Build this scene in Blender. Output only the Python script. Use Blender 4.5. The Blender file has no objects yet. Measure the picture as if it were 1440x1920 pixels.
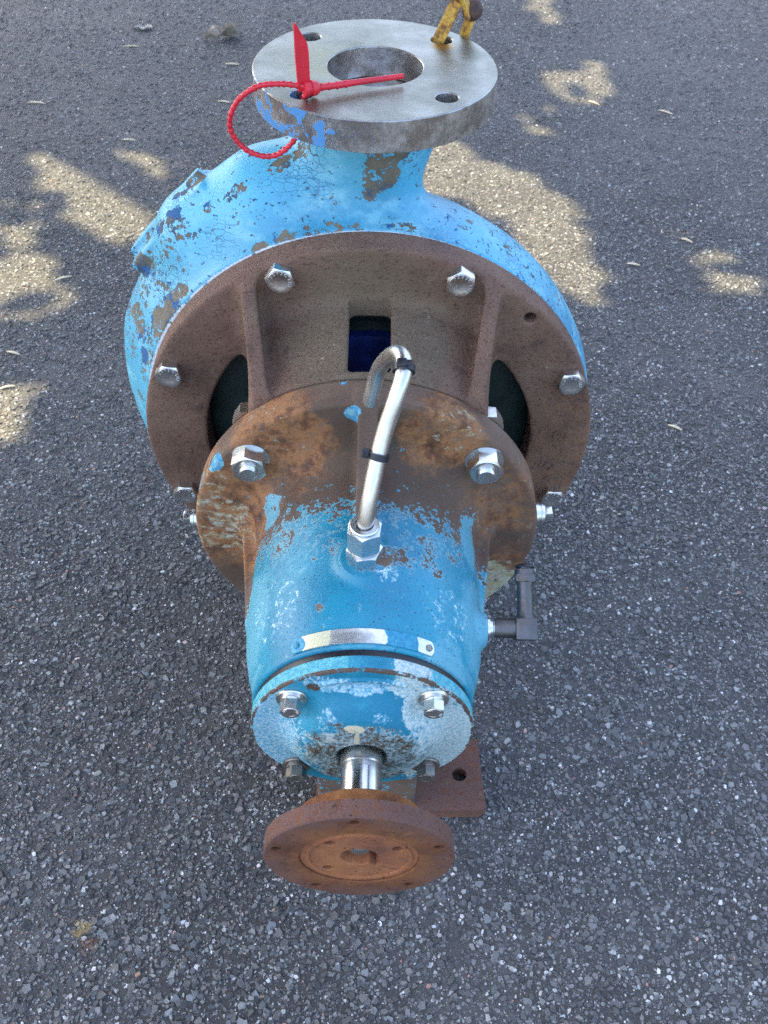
import bpy, bmesh, math, random
import numpy as np
from mathutils import Vector, Matrix, Euler
random.seed(7); rng = np.random.default_rng(7)
scene = bpy.context.scene
COL = scene.collection
R = math.radians

# ------------------------------------------------------------------ camera
GZ = 254.0                                  # pump axis height above the ground, mm
cam_d = bpy.data.cameras.new('camera'); cam = bpy.data.objects.new('camera', cam_d); COL.objects.link(cam)
cam_d.sensor_fit = 'VERTICAL'; cam_d.sensor_height = 36.0; cam_d.lens = 32.838
F = Vector((0.01231695, 0.67578318, -0.73699755)); U = Vector((-0.01795571, 0.73708409, 0.67556246))
Rt = F.cross(U).normalized(); U = Rt.cross(F).normalized(); F.normalize()
m = Matrix(((Rt.x, U.x, -F.x, 0.00474), (Rt.y, U.y, -F.y, -0.74817), (Rt.z, U.z, -F.z, 0.61344 + GZ / 1000), (0, 0, 0, 1)))
cam.matrix_world = m
cam_d.clip_start = 0.02; cam_d.clip_end = 500
cam_d.dof.use_dof = True; cam_d.dof.focus_distance = 0.78; cam_d.dof.aperture_fstop = 16
scene.camera = cam

# ------------------------------------------------------------------ light
SUN = Vector((-0.55, 0.25, 0.80)).normalized()       # towards the sun
w = bpy.data.worlds.new('World'); scene.world = w; w.use_nodes = True
nt = w.node_tree; bg = nt.nodes['Background']
sky = nt.nodes.new('ShaderNodeTexSky'); sky.sky_type = 'NISHITA'; sky.sun_disc = False
sky.sun_elevation = math.asin(SUN.z); sky.sun_rotation = math.atan2(SUN.x, SUN.y)
sky.air_density = 1.0; sky.dust_density = 4.5; sky.ozone_density = 1.8
nt.links.new(sky.outputs[0], bg.inputs[0]); bg.inputs[1].default_value = 0.15
sl = bpy.data.lights.new('sun', 'SUN'); sl.energy = 3.4; sl.angle = R(0.53); sl.color = (1.0, 0.83, 0.50)
so = bpy.data.objects.new('sun', sl); COL.objects.link(so)
so.rotation_euler = (-SUN).to_track_quat('-Z', 'Y').to_euler()
so.location = (0, 0, 12)
scene.view_settings.view_transform = 'Standard'; scene.view_settings.look = 'None'
scene.view_settings.exposure = 2.5; scene.view_settings.gamma = 1.0
scene.cycles.use_denoising = False
scene.cycles.max_bounces = 6

# ------------------------------------------------------------------ node helpers
class M:
    """short-hand for a material node tree"""
    def __init__(s, name):
        s.m = bpy.data.materials.new(name); s.m.use_nodes = True
        s.t = s.m.node_tree; s.b = s.t.nodes['Principled BSDF']; s._co = None
    def n(s, ty, **kw):
        nd = s.t.nodes.new(ty)
        for k, v in kw.items(): setattr(nd, k, v)
        return nd
    def put(s, sock, v):
        if hasattr(v, 'is_output'): s.t.links.new(v, sock)
        elif v is not None:
            if isinstance(v, tuple) and len(v) == 3 and sock.type == 'RGBA': v = (*v, 1)
            sock.default_value = v
    def co(s):
        if s._co is None: s._co = s.n('ShaderNodeTexCoord').outputs['Object']
        return s._co
    def map(s, scale=(1, 1, 1), rot=(0, 0, 0), loc=(0, 0, 0)):
        nd = s.n('ShaderNodeMapping'); s.put(nd.inputs[0], s.co())
        nd.inputs['Location'].default_value = loc; nd.inputs['Rotation'].default_value = rot; nd.inputs['Scale'].default_value = scale
        return nd.outputs[0]
    def noise(s, scale, detail=5, rough=.55, co=None, dist=0, out=0):
        nd = s.n('ShaderNodeTexNoise'); s.put(nd.inputs['Vector'], co or s.co())
        nd.inputs['Scale'].default_value = scale; nd.inputs['Detail'].default_value = detail
        nd.inputs['Roughness'].default_value = rough; nd.inputs['Distortion'].default_value = dist
        return nd.outputs[out]
    def voro(s, scale, feature='F1', co=None, out='Distance', rnd=1.0):
        nd = s.n('ShaderNodeTexVoronoi', feature=feature); s.put(nd.inputs['Vector'], co or s.co())
        nd.inputs['Scale'].default_value = scale; nd.inputs['Randomness'].default_value = rnd
        return nd.outputs[out]
    def attr(s, name):
        nd = s.n('ShaderNodeAttribute', attribute_name=name); return nd.outputs['Fac']
    def ma(s, op, a, b=None, c=None):
        nd = s.n('ShaderNodeMath', operation=op)
        for i, v in enumerate((a, b, c)):
            if v is not None: s.put(nd.inputs[i], v)
        return nd.outputs[0]
    def step(s, v, lo, hi, a=0., b=1.):
        nd = s.n('ShaderNodeMapRange', interpolation_type='SMOOTHSTEP', clamp=True); s.put(nd.inputs[0], v)
        nd.inputs[1].default_value = lo; nd.inputs[2].default_value = hi; nd.inputs[3].default_value = a; nd.inputs[4].default_value = b
        return nd.outputs[0]
    def mix(s, f, a, b):
        nd = s.n('ShaderNodeMix', data_type='RGBA'); s.put(nd.inputs[0], f); s.put(nd.inputs[6], a); s.put(nd.inputs[7], b)
        return nd.outputs[2]
    def fmix(s, f, a, b):
        nd = s.n('ShaderNodeMix', data_type='FLOAT'); s.put(nd.inputs[0], f); s.put(nd.inputs[2], a); s.put(nd.inputs[3], b)
        return nd.outputs[0]
    def ramp(s, f, stops, interp='LINEAR'):
        nd = s.n('ShaderNodeValToRGB'); s.put(nd.inputs[0], f); cr = nd.color_ramp; cr.interpolation = interp
        while len(cr.elements) < len(stops): cr.elements.new(.5)
        for e, (p, c) in zip(cr.elements, stops): e.position = p; e.color = (*c, 1)
        return nd.outputs[0]
    def bump(s, h, dist, strength=1.0, normal=None):
        nd = s.n('ShaderNodeBump'); s.put(nd.inputs['Height'], h); nd.inputs['Distance'].default_value = dist
        nd.inputs['Strength'].default_value = strength
        if normal is not None: s.put(nd.inputs['Normal'], normal)
        return nd.outputs[0]
    def worn(s, attr, noise, amp, thr, soft=.015):
        """attribute + noise, thresholded: a ragged-edged patch"""
        v = s.ma('MULTIPLY_ADD', s.ma('SUBTRACT', noise, .5), amp, s.attr(attr) if isinstance(attr, str) else attr)
        return s.step(v, thr - soft, thr + soft)
    def out(s, color=None, rough=None, metal=None, normal=None, spec=None):
        i = s.b.inputs
        for k, v in (('Base Color', color), ('Roughness', rough), ('Metallic', metal), ('Normal', normal), ('Specular IOR Level', spec)):
            if v is not None: s.put(i[k], v)
        return s.m

# ------------------------------------------------------------------ object helpers
def tag(o, label=None, cat=None, group=None, kind=None):
    for k, v in (('label', label), ('category', cat), ('group', group), ('kind', kind)):
        if v: o[k] = v
    return o
def empty(name, loc=(0, 0, 0)):
    o = bpy.data.objects.new(name, None); o.empty_display_size = .05; o.location = loc; COL.objects.link(o); return o
def mm(P):                                           # pump millimetres -> metres above the ground
    P = np.asarray(P, float) * .001; P[..., 2] += GZ * .001; return P
def mesh_obj(name, V, Fc, mat, parent=None, sharp=32, metres=False, attrs=None):
    V = np.asarray(V, float); me = bpy.data.meshes.new(name)
    W = V if metres else mm(V.copy())
    if isinstance(Fc, np.ndarray) and Fc.ndim == 2:
        n, k = Fc.shape
        me.vertices.add(len(W)); me.vertices.foreach_set('co', W.astype(np.float32).ravel())
        me.loops.add(n * k); me.loops.foreach_set('vertex_index', Fc.astype(np.int32).ravel())
        me.polygons.add(n); me.polygons.foreach_set('loop_start', np.arange(0, n * k, k, dtype=np.int32))
        me.polygons.foreach_set('loop_total', np.full(n, k, np.int32))
        me.update(calc_edges=True)
    else:
        me.from_pydata([tuple(p) for p in W], [], [tuple(f) for f in Fc]); me.update()
    me.polygons.foreach_set('use_smooth', np.ones(len(me.polygons), bool))
    if sharp and sharp < 180: me.set_sharp_from_angle(angle=R(sharp))
    for k, fn in (attrs or {}).items():
        a = me.attributes.new(k, 'FLOAT', 'POINT'); a.data.foreach_set('value', np.clip(fn(V), 0, 2).astype(np.float32))
    me.materials.append(mat)
    o = bpy.data.objects.new(name, me); COL.objects.link(o)
    if parent: o.parent = parent
    return o
class MB:
    """collects vertices and faces of one mesh, in mm"""
    def __init__(s): s.v = []; s.f = []
    def add(s, V, Fc, mat=None):
        o = len(s.v)
        for p in V:
            p = Vector(p)
            if mat is not None: p = mat @ p
            s.v.append(tuple(p))
        s.f += [tuple(i + o for i in f) for f in Fc]; return s
    def lathe(s, prof, n=64, mat=None, close=False):
        """prof: (r, z) pairs round local z; r=0 ends are capped by a fan"""
        V = []; Fc = []; rows = []
        for r, z in prof:
            if r < 1e-6: rows.append([len(V)]); V.append((0, 0, z))
            else:
                rows.append(list(range(len(V), len(V) + n)))
                V += [(r * math.cos(2 * math.pi * k / n), r * math.sin(2 * math.pi * k / n), z) for k in range(n)]
        pairs = list(zip(rows, rows[1:])) + ([(rows[-1], rows[0])] if close else [])
        for a, b in pairs:
            for k in range(n):
                l = (k + 1) % n
                if len(a) == 1 and len(b) == 1: continue
                if len(a) == 1: Fc.append((a[0], b[l], b[k]))
                elif len(b) == 1: Fc.append((a[k], a[l], b[0]))
                else: Fc.append((a[k], a[l], b[l], b[k]))
        return s.add(V, Fc, mat)
    def hexa(s, af, h, z0=0, mat=None, both=False, rc=None, hole=0):
        """hexagon prism with turned chamfers, along local z"""
        n = 72; a = af / 2; rc = rc or a * .96; rows = []
        rh = [a / math.cos(((2 * math.pi * k / n) % (math.pi / 3)) - math.pi / 6) for k in range(n)]
        cs = [(math.cos(2 * math.pi * k / n), math.sin(2 * math.pi * k / n)) for k in range(n)]
        t = .55
        low = [z0 + (max(0, (r - rc)) * t if both else 0) for r in rh]
        up = [z0 + h - max(0, (r - rc)) * t for r in rh]
        V = []; Fc = []
        if both: V += [(rc * c, rc * q, z0) for c, q in cs]
        V += [(r * c, r * q, z) for r, (c, q), z in zip(rh, cs, low)]
        V += [(r * c, r * q, z) for r, (c, q), z in zip(rh, cs, up)]
        V += [(rc * c, rc * q, z0 + h) for c, q in cs]
        nr = len(V) // n
        for i in range(nr - 1):
            for k in range(n):
                l = (k + 1) % n; Fc.append((i * n + k, i * n + l, (i + 1) * n + l, (i + 1) * n + k))
        Fc.append(tuple((nr - 1) * n + k for k in range(n))); Fc.append(tuple(k for k in reversed(range(n))))
        return s.add(V, Fc, mat)
    def box(s, c, size, mat=None, bev=0):
        bm = bmesh.new(); bmesh.ops.create_cube(bm, size=1)
        bmesh.ops.scale(bm, vec=size, verts=bm.verts)
        if bev: bmesh.ops.bevel(bm, geom=list(bm.edges), offset=bev, segments=2, profile=.5, affect='EDGES')
        bmesh.ops.translate(bm, vec=c, verts=bm.verts); bm.verts.index_update()
        V = [v.co[:] for v in bm.verts]; Fc = [tuple(v.index for v in f.verts) for f in bm.faces]; bm.free()
        return s.add(V, Fc, mat)
    def tube(s, path, r, n=20, ends=True, rfun=None):
        P = [Vector(p) for p in path]; V = []; Fc = []
        T = [(P[min(i + 1, len(P) - 1)] - P[max(i - 1, 0)]).normalized() for i in range(len(P))]
        N = T[0].orthogonal().normalized()
        for i, (p, t) in enumerate(zip(P, T)):
            N = (N - t * N.dot(t)).normalized(); B = t.cross(N); rr = rfun(i) if rfun else r
            V += [tuple(p + (N * math.cos(2 * math.pi * k / n) + B * math.sin(2 * math.pi * k / n)) * rr) for k in range(n)]
        for i in range(len(P) - 1):
            for k in range(n):
                l = (k + 1) % n; Fc.append((i * n + k, i * n + l, (i + 1) * n + l, (i + 1) * n + k))
        if ends: Fc.append(tuple(reversed(range(n)))); Fc.append(tuple((len(P) - 1) * n + k for k in range(n)))
        return s.add(V, Fc)
    def strip(s, path, width, thick, side):
        """flat bar: path of points, side(i) = width direction"""
        P = [Vector(p) for p in path]; V = []; Fc = []
        for i, p in enumerate(P):
            t = (P[min(i + 1, len(P) - 1)] - P[max(i - 1, 0)]).normalized()
            sd = Vector(side(i)); sd = (sd - t * sd.dot(t)).normalized(); nn = t.cross(sd)
            wd = width(i) if callable(width) else width
            for a, b in ((-1, -1), (1, -1), (1, 1), (-1, 1)): V.append(tuple(p + sd * a * wd / 2 + nn * b * thick / 2))
        for i in range(len(P) - 1):
            for k in range(4):
                l = (k + 1) % 4; Fc.append((i * 4 + k, i * 4 + l, i * 4 + 4 + l, i * 4 + 4 + k))
        Fc.append((3, 2, 1, 0)); e = (len(P) - 1) * 4; Fc.append((e, e + 1, e + 2, e + 3))
        return s.add(V, Fc)
    def obj(s, name, mat, parent=None, **kw): return mesh_obj(name, s.v, s.f, mat, parent, **kw)
def spline(P, n=8):
    P = [np.array(p, float) for p in P]; P = [2 * P[0] - P[1]] + P + [2 * P[-1] - P[-2]]; out = []
    for i in range(1, len(P) - 2):
        a, b, c, d = P[i - 1:i + 3]
        for t in np.linspace(0, 1, n, endpoint=False):
            out.append(.5 * ((2 * b) + (c - a) * t + (2 * a - 5 * b + 4 * c - d) * t * t + (3 * b - a - 3 * c + d) * t ** 3))
    out.append(P[-2]); return [tuple(p) for p in out]
# local z -> -y (towards the camera along the pump axis)
FRONT = Matrix(((1, 0, 0, 0), (0, 0, -1, 0), (0, 1, 0, 0), (0, 0, 0, 1)))
def front(x, y, z, spin=0): return Matrix.Translation((x, y, z)) @ Matrix.Rotation(spin, 4, 'Y') @ FRONT
def holed_plate(mb, outer, holes, z0, z1, bev=0, mat=None):
    """flat plate with real holes between z0 and z1; outer and holes are CCW loops of (x, y)"""
    bm = bmesh.new(); loops = []
    for L in [outer] + holes:
        vs = [bm.verts.new((x, y, z1)) for x, y in L]
        loops.append(vs)
        for a, b in zip(vs, vs[1:] + vs[:1]): bm.edges.new((a, b))
    bmesh.ops.triangle_fill(bm, use_beauty=True, use_dissolve=False, edges=list(bm.edges), normal=(0, 0, 1))
    top = list(bm.faces)
    for f in top:
        if f.normal.z < 0: f.normal_flip()
    bm.verts.index_update(); V = [v.co[:] for v in bm.verts]; Fc = [tuple(v.index for v in f.verts) for f in top]; n = len(V)
    def inset(L, d):
        k = len(L); o = []
        cx = sum(p[0] for p in L) / k; cy = sum(p[1] for p in L) / k
        for x, y in L:
            r = math.hypot(x - cx, y - cy); o.append((cx + (x - cx) * (r + d) / r, cy + (y - cy) * (r + d) / r))
        return o
    idx = 0
    W = []; G = []
    for li, L in enumerate([outer] + holes):
        k = len(L); top_i = list(range(idx, idx + k)); idx += k
        big = inset(L, bev if li == 0 else -bev) if bev else L
        rows = [top_i]
        for z, LL in (((z1 - bev, big), (z0, big)) if bev else ((z0, L),)):
            rows.append(list(range(n + len(W), n + len(W) + k))); W += [(x, y, z) for x, y in LL]
        for a, b in zip(rows, rows[1:]):
            for i in range(k):
                j = (i + 1) % k
                G.append((b[i], b[j], a[j], a[i]) if li == 0 else (a[i], a[j], b[j], b[i]))
    bm.free()
    return mb.add(V + W, Fc + G, mat)
def circle(r, n=64, cx=0, cy=0, a0=0): return [(cx + r * math.cos(a0 + 2 * math.pi * k / n), cy + r * math.sin(a0 + 2 * math.pi * k / n)) for k in range(n)]

# ------------------------------------------------------------------ signed distance shapes (castings)
def smin(a, b, k): h = np.maximum(k - np.abs(a - b), 0) / k; return np.minimum(a, b) - h * h * k * .25
def smax(a, b, k): return -smin(-a, -b, k)
def ycyl(X, Y, Z, r, y0, y1, rad=1.5, cx=0, cz=0):
    q = np.sqrt((X - cx) ** 2 + (Z - cz) ** 2) - r + rad; p = np.abs(Y - (y0 + y1) / 2) - abs(y1 - y0) / 2 + rad
    return np.sqrt(np.maximum(q, 0) ** 2 + np.maximum(p, 0) ** 2) + np.minimum(np.maximum(q, p), 0) - rad
def sbox(X, Y, Z, c, hsz, rad=1.5):
    q = [np.abs(A - o) - h + rad for A, o, h in zip((X, Y, Z), c, hsz)]
    return np.sqrt(sum(np.maximum(a, 0) ** 2 for a in q)) + np.minimum(np.maximum(np.maximum(q[0], q[1]), q[2]), 0) - rad
def capsule(X, Y, Z, a, b, ra, rb):
    a = np.array(a, float); b = np.array(b, float); d = b - a
    t = np.clip(((X - a[0]) * d[0] + (Y - a[1]) * d[1] + (Z - a[2]) * d[2]) / (d @ d), 0, 1)
    return np.sqrt((X - a[0] - t * d[0]) ** 2 + (Y - a[1] - t * d[1]) ** 2 + (Z - a[2] - t * d[2]) ** 2) - (ra + (rb - ra) * t)
def nets(f, lo, hi, h):
    ax = [np.arange(l, u + h, h, dtype=np.float32) for l, u in zip(lo, hi)]
    X, Y, Z = np.meshgrid(*ax, indexing='ij', sparse=True)
    D = np.asarray(f(X, Y, Z), np.float32); D = np.broadcast_to(D, tuple(len(a) for a in ax)); S = D < 0
    sh = [(i, j, k) for i in (0, 1) for j in (0, 1) for k in (0, 1)]
    nx, ny, nz = S.shape; cnt = np.zeros((nx - 1, ny - 1, nz - 1), np.uint8)
    for i, j, k in sh: cnt += S[i:nx - 1 + i, j:ny - 1 + j, k:nz - 1 + k]
    act = (cnt > 0) & (cnt < 8); idx = np.argwhere(act); vid = np.full(act.shape, -1, np.int64); vid[act] = np.arange(len(idx))
    acc = np.zeros((len(idx), 3)); num = np.zeros(len(idx))
    for a in sh:
        for axn in range(3):
            if a[axn]: continue
            b = list(a); b[axn] = 1
            da = D[tuple((idx + a).T)]; db = D[tuple((idx + b).T)]; cr = (da < 0) != (db < 0)
            t = np.where(cr, da / np.where(cr, da - db, 1), 0); p = np.repeat(np.array([a], float), len(idx), 0); p[:, axn] += t
            acc += np.where(cr[:, None], p, 0); num += cr
    V = (idx + acc / num[:, None]) * h + np.array(lo)
    Q = []
    for axn in range(3):
        o1, o2 = (axn + 1) % 3, (axn + 2) % 3
        s0 = [slice(1, -1)] * 3; s1 = [slice(1, -1)] * 3; s0[axn] = slice(0, -1); s1[axn] = slice(1, None)
        A = S[tuple(s0)]; B = S[tuple(s1)]; c = np.argwhere(A != B); ins = A[tuple(c.T)]
        c = c + 1; c[:, axn] -= 1
        def g(d1, d2): e = c.copy(); e[:, o1] += d1; e[:, o2] += d2; return vid[tuple(e.T)]
        q = np.stack([g(-1, -1), g(0, -1), g(0, 0), g(-1, 0)], 1); q[~ins] = q[~ins][:, ::-1]; Q.append(q)
    Q = np.concatenate(Q)
    for _ in range(3):
        x, y, z = V.T; e = h * .15; d = f(x, y, z)
        g = np.stack([f(x + e, y, z) - f(x - e, y, z), f(x, y + e, z) - f(x, y - e, z), f(x, y, z + e) - f(x, y, z - e)], 1) / (2 * e)
        st = -d[:, None] * g / np.maximum((g * g).sum(1), .2)[:, None]
        V = V + np.clip(st, -h * .5, h * .5)
    return V, Q
def blob(P, c, r, s=(1, 1, 1)):
    d = np.sqrt((((P - np.array(c)) / np.array(s)) ** 2).sum(1)) / r
    return np.clip(2.2 * (1 - d), 0, 1)
def blobs(P, L):
    o = np.zeros(len(P))
    for b in L: o = np.maximum(o, blob(P, b[0], b[1], b[3] if len(b) > 3 else (1, 1, 1)) * b[2])
    return o
def sst(x, a, b): t = np.clip((x - a) / (b - a), 0, 1); return t * t * (3 - 2 * t)

# ------------------------------------------------------------------ materials
def mat_casing():
    s = M('flaking light blue paint'); fl = s.noise(44, 9, .64); fine = s.noise(230, 5, .6, s.map((1, 2.0, 1.3)))
    big = s.noise(9, 4, .5)
    blue = s.mix(s.step(big, .35, .68), (.034, .245, .40), (.095, .375, .50))
    blue = s.mix(s.step(s.noise(26, 7, .65, s.map((1, 1, 1.7), (0, .5, 0))), .46, .68), blue, (.18, .47, .57))
    blue = s.mix(s.ma('MULTIPLY', s.attr('turq'), .8), blue, (.10, .47, .66))
    blue = s.mix(s.ma('MULTIPLY', s.step(s.noise(300, 3), .58, .72), .22), blue, (.35, .62, .85))
    # fine cracks
    warp = s.n('ShaderNodeVectorMath', operation='MULTIPLY_ADD'); s.put(warp.inputs[0], s.noise(60, 3, out=1)); warp.inputs[1].default_value = (.012,) * 3; s.put(warp.inputs[2], s.map((1, 1, 1.6)))
    cr = s.step(s.voro(130, 'DISTANCE_TO_EDGE', warp.outputs[0]), .0, .07, 1, 0)
    cr = s.ma('MULTIPLY', cr, s.step(s.noise(16, 4), .46, .62))
    blue = s.mix(s.ma('MULTIPLY', cr, .5), blue, (.012, .07, .20))
    def cell(scale, co=None, loc=(0, 0, 0)):
        nd = s.n('ShaderNodeSeparateColor'); s.put(nd.inputs[0], s.voro(scale, co=co or s.map(loc=loc), out='Color')); return nd.outputs[0]
    jag = s.ma('ADD', fl, s.ma('MULTIPLY', s.ma('SUBTRACT', cell(330), .5), .17)); jag = s.ma('ADD', jag, s.ma('MULTIPLY', s.ma('SUBTRACT', cell(800), .5), .07))
    m1 = s.worn('wear', jag, 1.35, .545, .006)
    chip_n = s.ma('ADD', s.noise(125, 5, .66, s.map((1, .8, 2.4), (0, .55, 0))), s.ma('MULTIPLY', s.attr('chip'), .14))
    chip_n = s.ma('ADD', chip_n, s.ma('MULTIPLY', s.ma('SUBTRACT', cell(520, loc=(1, 2, 3)), .5), .10))
    m2 = s.step(chip_n, .685, .695)
    m0 = s.ma('MAXIMUM', m1, m2)
    wt = s.noise(38, 6, .65)
    wc = s.ramp(wt, [(.2, (.035, .045, .06)), (.38, (.05, .08, .12)), (.46, (.13, .115, .085)), (.62, (.19, .155, .105)), (.75, (.12, .08, .055)), (.9, (.16, .07, .03))])
    wc = s.mix(s.step(fine, .55, .75), wc, (.08, .075, .06))
    wc = s.mix(s.step(s.noise(28, 4, .6, s.map(loc=(3, 1, 2))), .58, .62), wc, (.02, .10, .24))
    c = s.mix(m1, blue, wc); c = s.mix(s.ma('MULTIPLY', m2, s.ma('SUBTRACT', 1, m1)), c, s.mix(s.step(wt, .42, .55), (.015, .085, .24), (.06, .06, .06)))
    sx = s.n('ShaderNodeSeparateXYZ'); s.put(sx.inputs[0], s.co())
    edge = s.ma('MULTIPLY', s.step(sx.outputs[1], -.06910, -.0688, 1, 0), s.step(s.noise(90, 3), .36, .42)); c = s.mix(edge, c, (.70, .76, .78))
    h = s.ma('SUBTRACT', s.ma('MULTIPLY', fine, .12), m0); h = s.ma('SUBTRACT', h, s.ma('MULTIPLY', cr, .5))
    n = s.bump(h, .0007, .8); n = s.bump(s.noise(30, 4), .0025, .35, n)
    return s.out(c, s.fmix(m0, s.fmix(fine, .34, .5), .8), 0, n, .5)
def mat_castiron():
    s = M('brown rusted cast iron'); a = s.noise(14, 6, .6); b = s.noise(120, 5, .65); g = s.noise(700, 3, .7)
    c = s.ramp(a, [(.28, (.098, .053, .037)), (.5, (.168, .094, .063)), (.72, (.225, .138, .096))])
    c = s.mix(s.ma('MULTIPLY', s.step(s.ma('ADD', s.attr('olive'), s.ma('MULTIPLY', s.ma('SUBTRACT', a, .5), 1.1)), .25, .8), .62), c, (.128, .107, .066))
    c = s.mix(s.ma('MULTIPLY', s.step(b, .5, .72), .32), c, (.22, .15, .11))
    c = s.mix(s.ma('MULTIPLY', s.step(s.noise(45, 5, .6, s.map(loc=(4, 4, 4))), .56, .72), .55), c, (.06, .036, .028))
    c = s.mix(s.worn('orange', b, 1.0, .6, .2), c, (.23, .115, .055))
    pit = s.step(s.noise(380, 3, .6, s.map(loc=(7, 7, 7))), .60, .68); c = s.mix(s.ma('MULTIPLY', pit, .28), c, (.04, .026, .02))
    c = s.mix(s.ma('MULTIPLY', s.step(s.noise(240, 2), .735, .76), .8), c, (.36, .33, .27))
    n = s.bump(s.ma('SUBTRACT', s.ma('ADD', s.ma('MULTIPLY', g, .7), b), s.ma('MULTIPLY', pit, .5)), .0016, .9); n = s.bump(s.noise(40, 3), .003, .3, n)
    return s.out(c, s.fmix(a, .62, .85), 0, n, .35)
def mat_frame():
    s = M('blue paint over rusted frame'); fl = s.noise(95, 10, .74); a = s.noise(18, 6, .62); b = s.noise(140, 6, .66); g = s.noise(600, 3, .7)
    blue = s.mix(s.step(s.noise(13, 3), .35, .65), (.006, .172, .272), (.013, .24, .345))
    blue = s.mix(s.ma('MULTIPLY', s.step(s.ma('ADD', s.attr('fade'), s.ma('SUBTRACT', b, .5)), .35, .8), .75), blue, (.12, .35, .43))
    blue = s.mix(s.step(g, .61, .66), blue, (.02, .07, .13))
    # pale scratched specks
    pl = s.worn('pale', s.noise(170, 10, .85), 1.9, .83, .06)
    blue = s.mix(pl, blue, s.mix(s.step(b, .4, .6), (.30, .55, .60), (.55, .66, .66)))
    # rust: dull brown and orange mottling
    rb = s.ramp(a, [(.3, (.075, .043, .030)), (.5, (.125, .078, .052)), (.7, (.165, .11, .075))])
    ro = s.ramp(s.noise(60, 7, .7), [(.3, (.05, .022, .012)), (.42, (.15, .060, .022)), (.52, (.30, .135, .050)), (.60, (.20, .10, .05)), (.70, (.46, .32, .18))])
    rb = s.mix(s.ma('MULTIPLY', s.attr('dark_brown'), s.step(a, .3, .6)), rb, (.062, .043, .026))  # darker brown on the flange face and barrel root, setting them off from the rim
    rc = s.mix(s.worn('orange', s.noise(50, 9, .76), 2.2, .62, .34), rb, ro)
    cre = s.worn('cream', s.noise(120, 9, .78, s.map((1, 1, 1.5))), 2.6, .86, .14)
    rc = s.mix(cre, rc, s.mix(s.step(b, .4, .65), (.34, .30, .17), (.40, .42, .33)))
    rc = s.mix(s.ma('MULTIPLY', s.step(b, .62, .72), .5), rc, (.05, .03, .02))
    nd = s.n('ShaderNodeSeparateColor'); s.put(nd.inputs[0], s.voro(420, out='Color'))
    fl = s.ma('ADD', fl, s.ma('MULTIPLY', s.ma('SUBTRACT', nd.outputs[0], .5), .14)); fl = s.ma('ADD', fl, s.ma('MULTIPLY', s.ma('SUBTRACT', s.noise(480, 3, .7), .5), .25))
    m1 = s.worn('rust', fl, 2.3, .58, .04)
    tr = s.worn('rust', fl, 2.3, .40, .10)
    c = s.mix(s.ma('MULTIPLY', s.ma('SUBTRACT', tr, m1), .7), blue, (.20, .36, .40))
    c = s.mix(m1, c, rc)
    pt = s.worn('paint', fl, .9, .60, .02); c = s.mix(pt, c, s.mix(s.step(b, .45, .6), (.05, .25, .42), (.20, .42, .45)))
    h = s.ma('SUBTRACT', s.ma('MULTIPLY', b, .5), s.ma('MULTIPLY', m1, .35)); h = s.ma('SUBTRACT', h, s.ma('MULTIPLY', s.step(g, .64, .7), .6))
    n = s.bump(h, .0010, .8)
    n = s.bump(s.noise(34, 3), .002, .3, n)
    return s.out(c, s.fmix(m1, s.fmix(s.attr('fade'), .40, .6), .8), 0, n, .5)
def mat_cap():
    s = M('blue paint over pale primer'); hf = s.noise(420, 4, .75); b = s.noise(260, 6, .7); a = s.noise(30, 5, .6)
    fl = s.ma('ADD', s.noise(90, 9, .72), s.ma('MULTIPLY', s.ma('SUBTRACT', hf, .5), .55))
    blue = s.mix(s.step(a, .4, .65), (.008, .18, .28), (.03, .265, .36))
    c = s.mix(s.worn('turq', fl, .8, .5, .06), blue, s.mix(s.step(b, .4, .62), (.05, .31, .39), (.13, .43, .47)))
    c = s.mix(s.worn('lav', fl, 1.3, .5, .07), c, s.mix(s.step(hf, .42, .60), (.10, .35, .46), (.40, .55, .61)))
    c = s.mix(s.worn('pale', fl, 1.2, .5, .07), c, s.mix(s.step(hf, .40, .6), (.26, .43, .45), (.54, .61, .58)))
    sp = s.worn('speck', s.ma('ADD', s.noise(120, 6, .7), s.ma('MULTIPLY', s.ma('SUBTRACT', hf, .5), .5)), 1.5, .5, .08)
    sc = s.ramp(s.ma('ADD', s.ma('MULTIPLY', hf, .65), s.ma('MULTIPLY', s.noise(70, 5, .7), .35)), [(.40, (.05, .038, .028)), (.46, (.17, .115, .060)), (.495, (.10, .22, .24)), (.53, (.24, .38, .40)), (.58, (.44, .50, .46)), (.68, (.48, .44, .32))])
    c = s.mix(sp, c, sc)
    c = s.mix(s.worn('cream', fl, .6, .5, .04), c, (.58, .53, .36))
    c = s.mix(s.worn('rust', s.ma('ADD', s.noise(120, 8, .7), s.ma('MULTIPLY', s.ma('SUBTRACT', hf, .5), .6)), 1.3, .58, .05), c, (.085, .052, .035))
    c = s.mix(s.step(s.noise(420, 3, .7, s.map(loc=(3, 3, 3))), .67, .71), c, (.05, .09, .12))
    h = s.ma('ADD', fl, s.ma('MULTIPLY', b, .6)); n = s.bump(h, .0011, .7)
    return s.out(c, .55, 0, n, .4)
def mat_metal(name, base, rough, scale=300, aniso=None, bump=.00012, dirt=0, dark=(.1, .09, .07)):
    s = M(name); b = s.noise(scale, 4, .6, s.map(aniso) if aniso else None); a = s.noise(60, 5, .6)
    c = s.mix(s.step(a, .35, .7), tuple(x * .82 for x in base), base)
    if dirt: c = s.mix(s.ma('MULTIPLY', s.step(s.noise(140, 6, .7), .5, .75), dirt), c, dark)
    return s.out(c, s.fmix(b, rough * .7, rough * 1.35), 1.0, s.bump(b, bump, .6))
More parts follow.
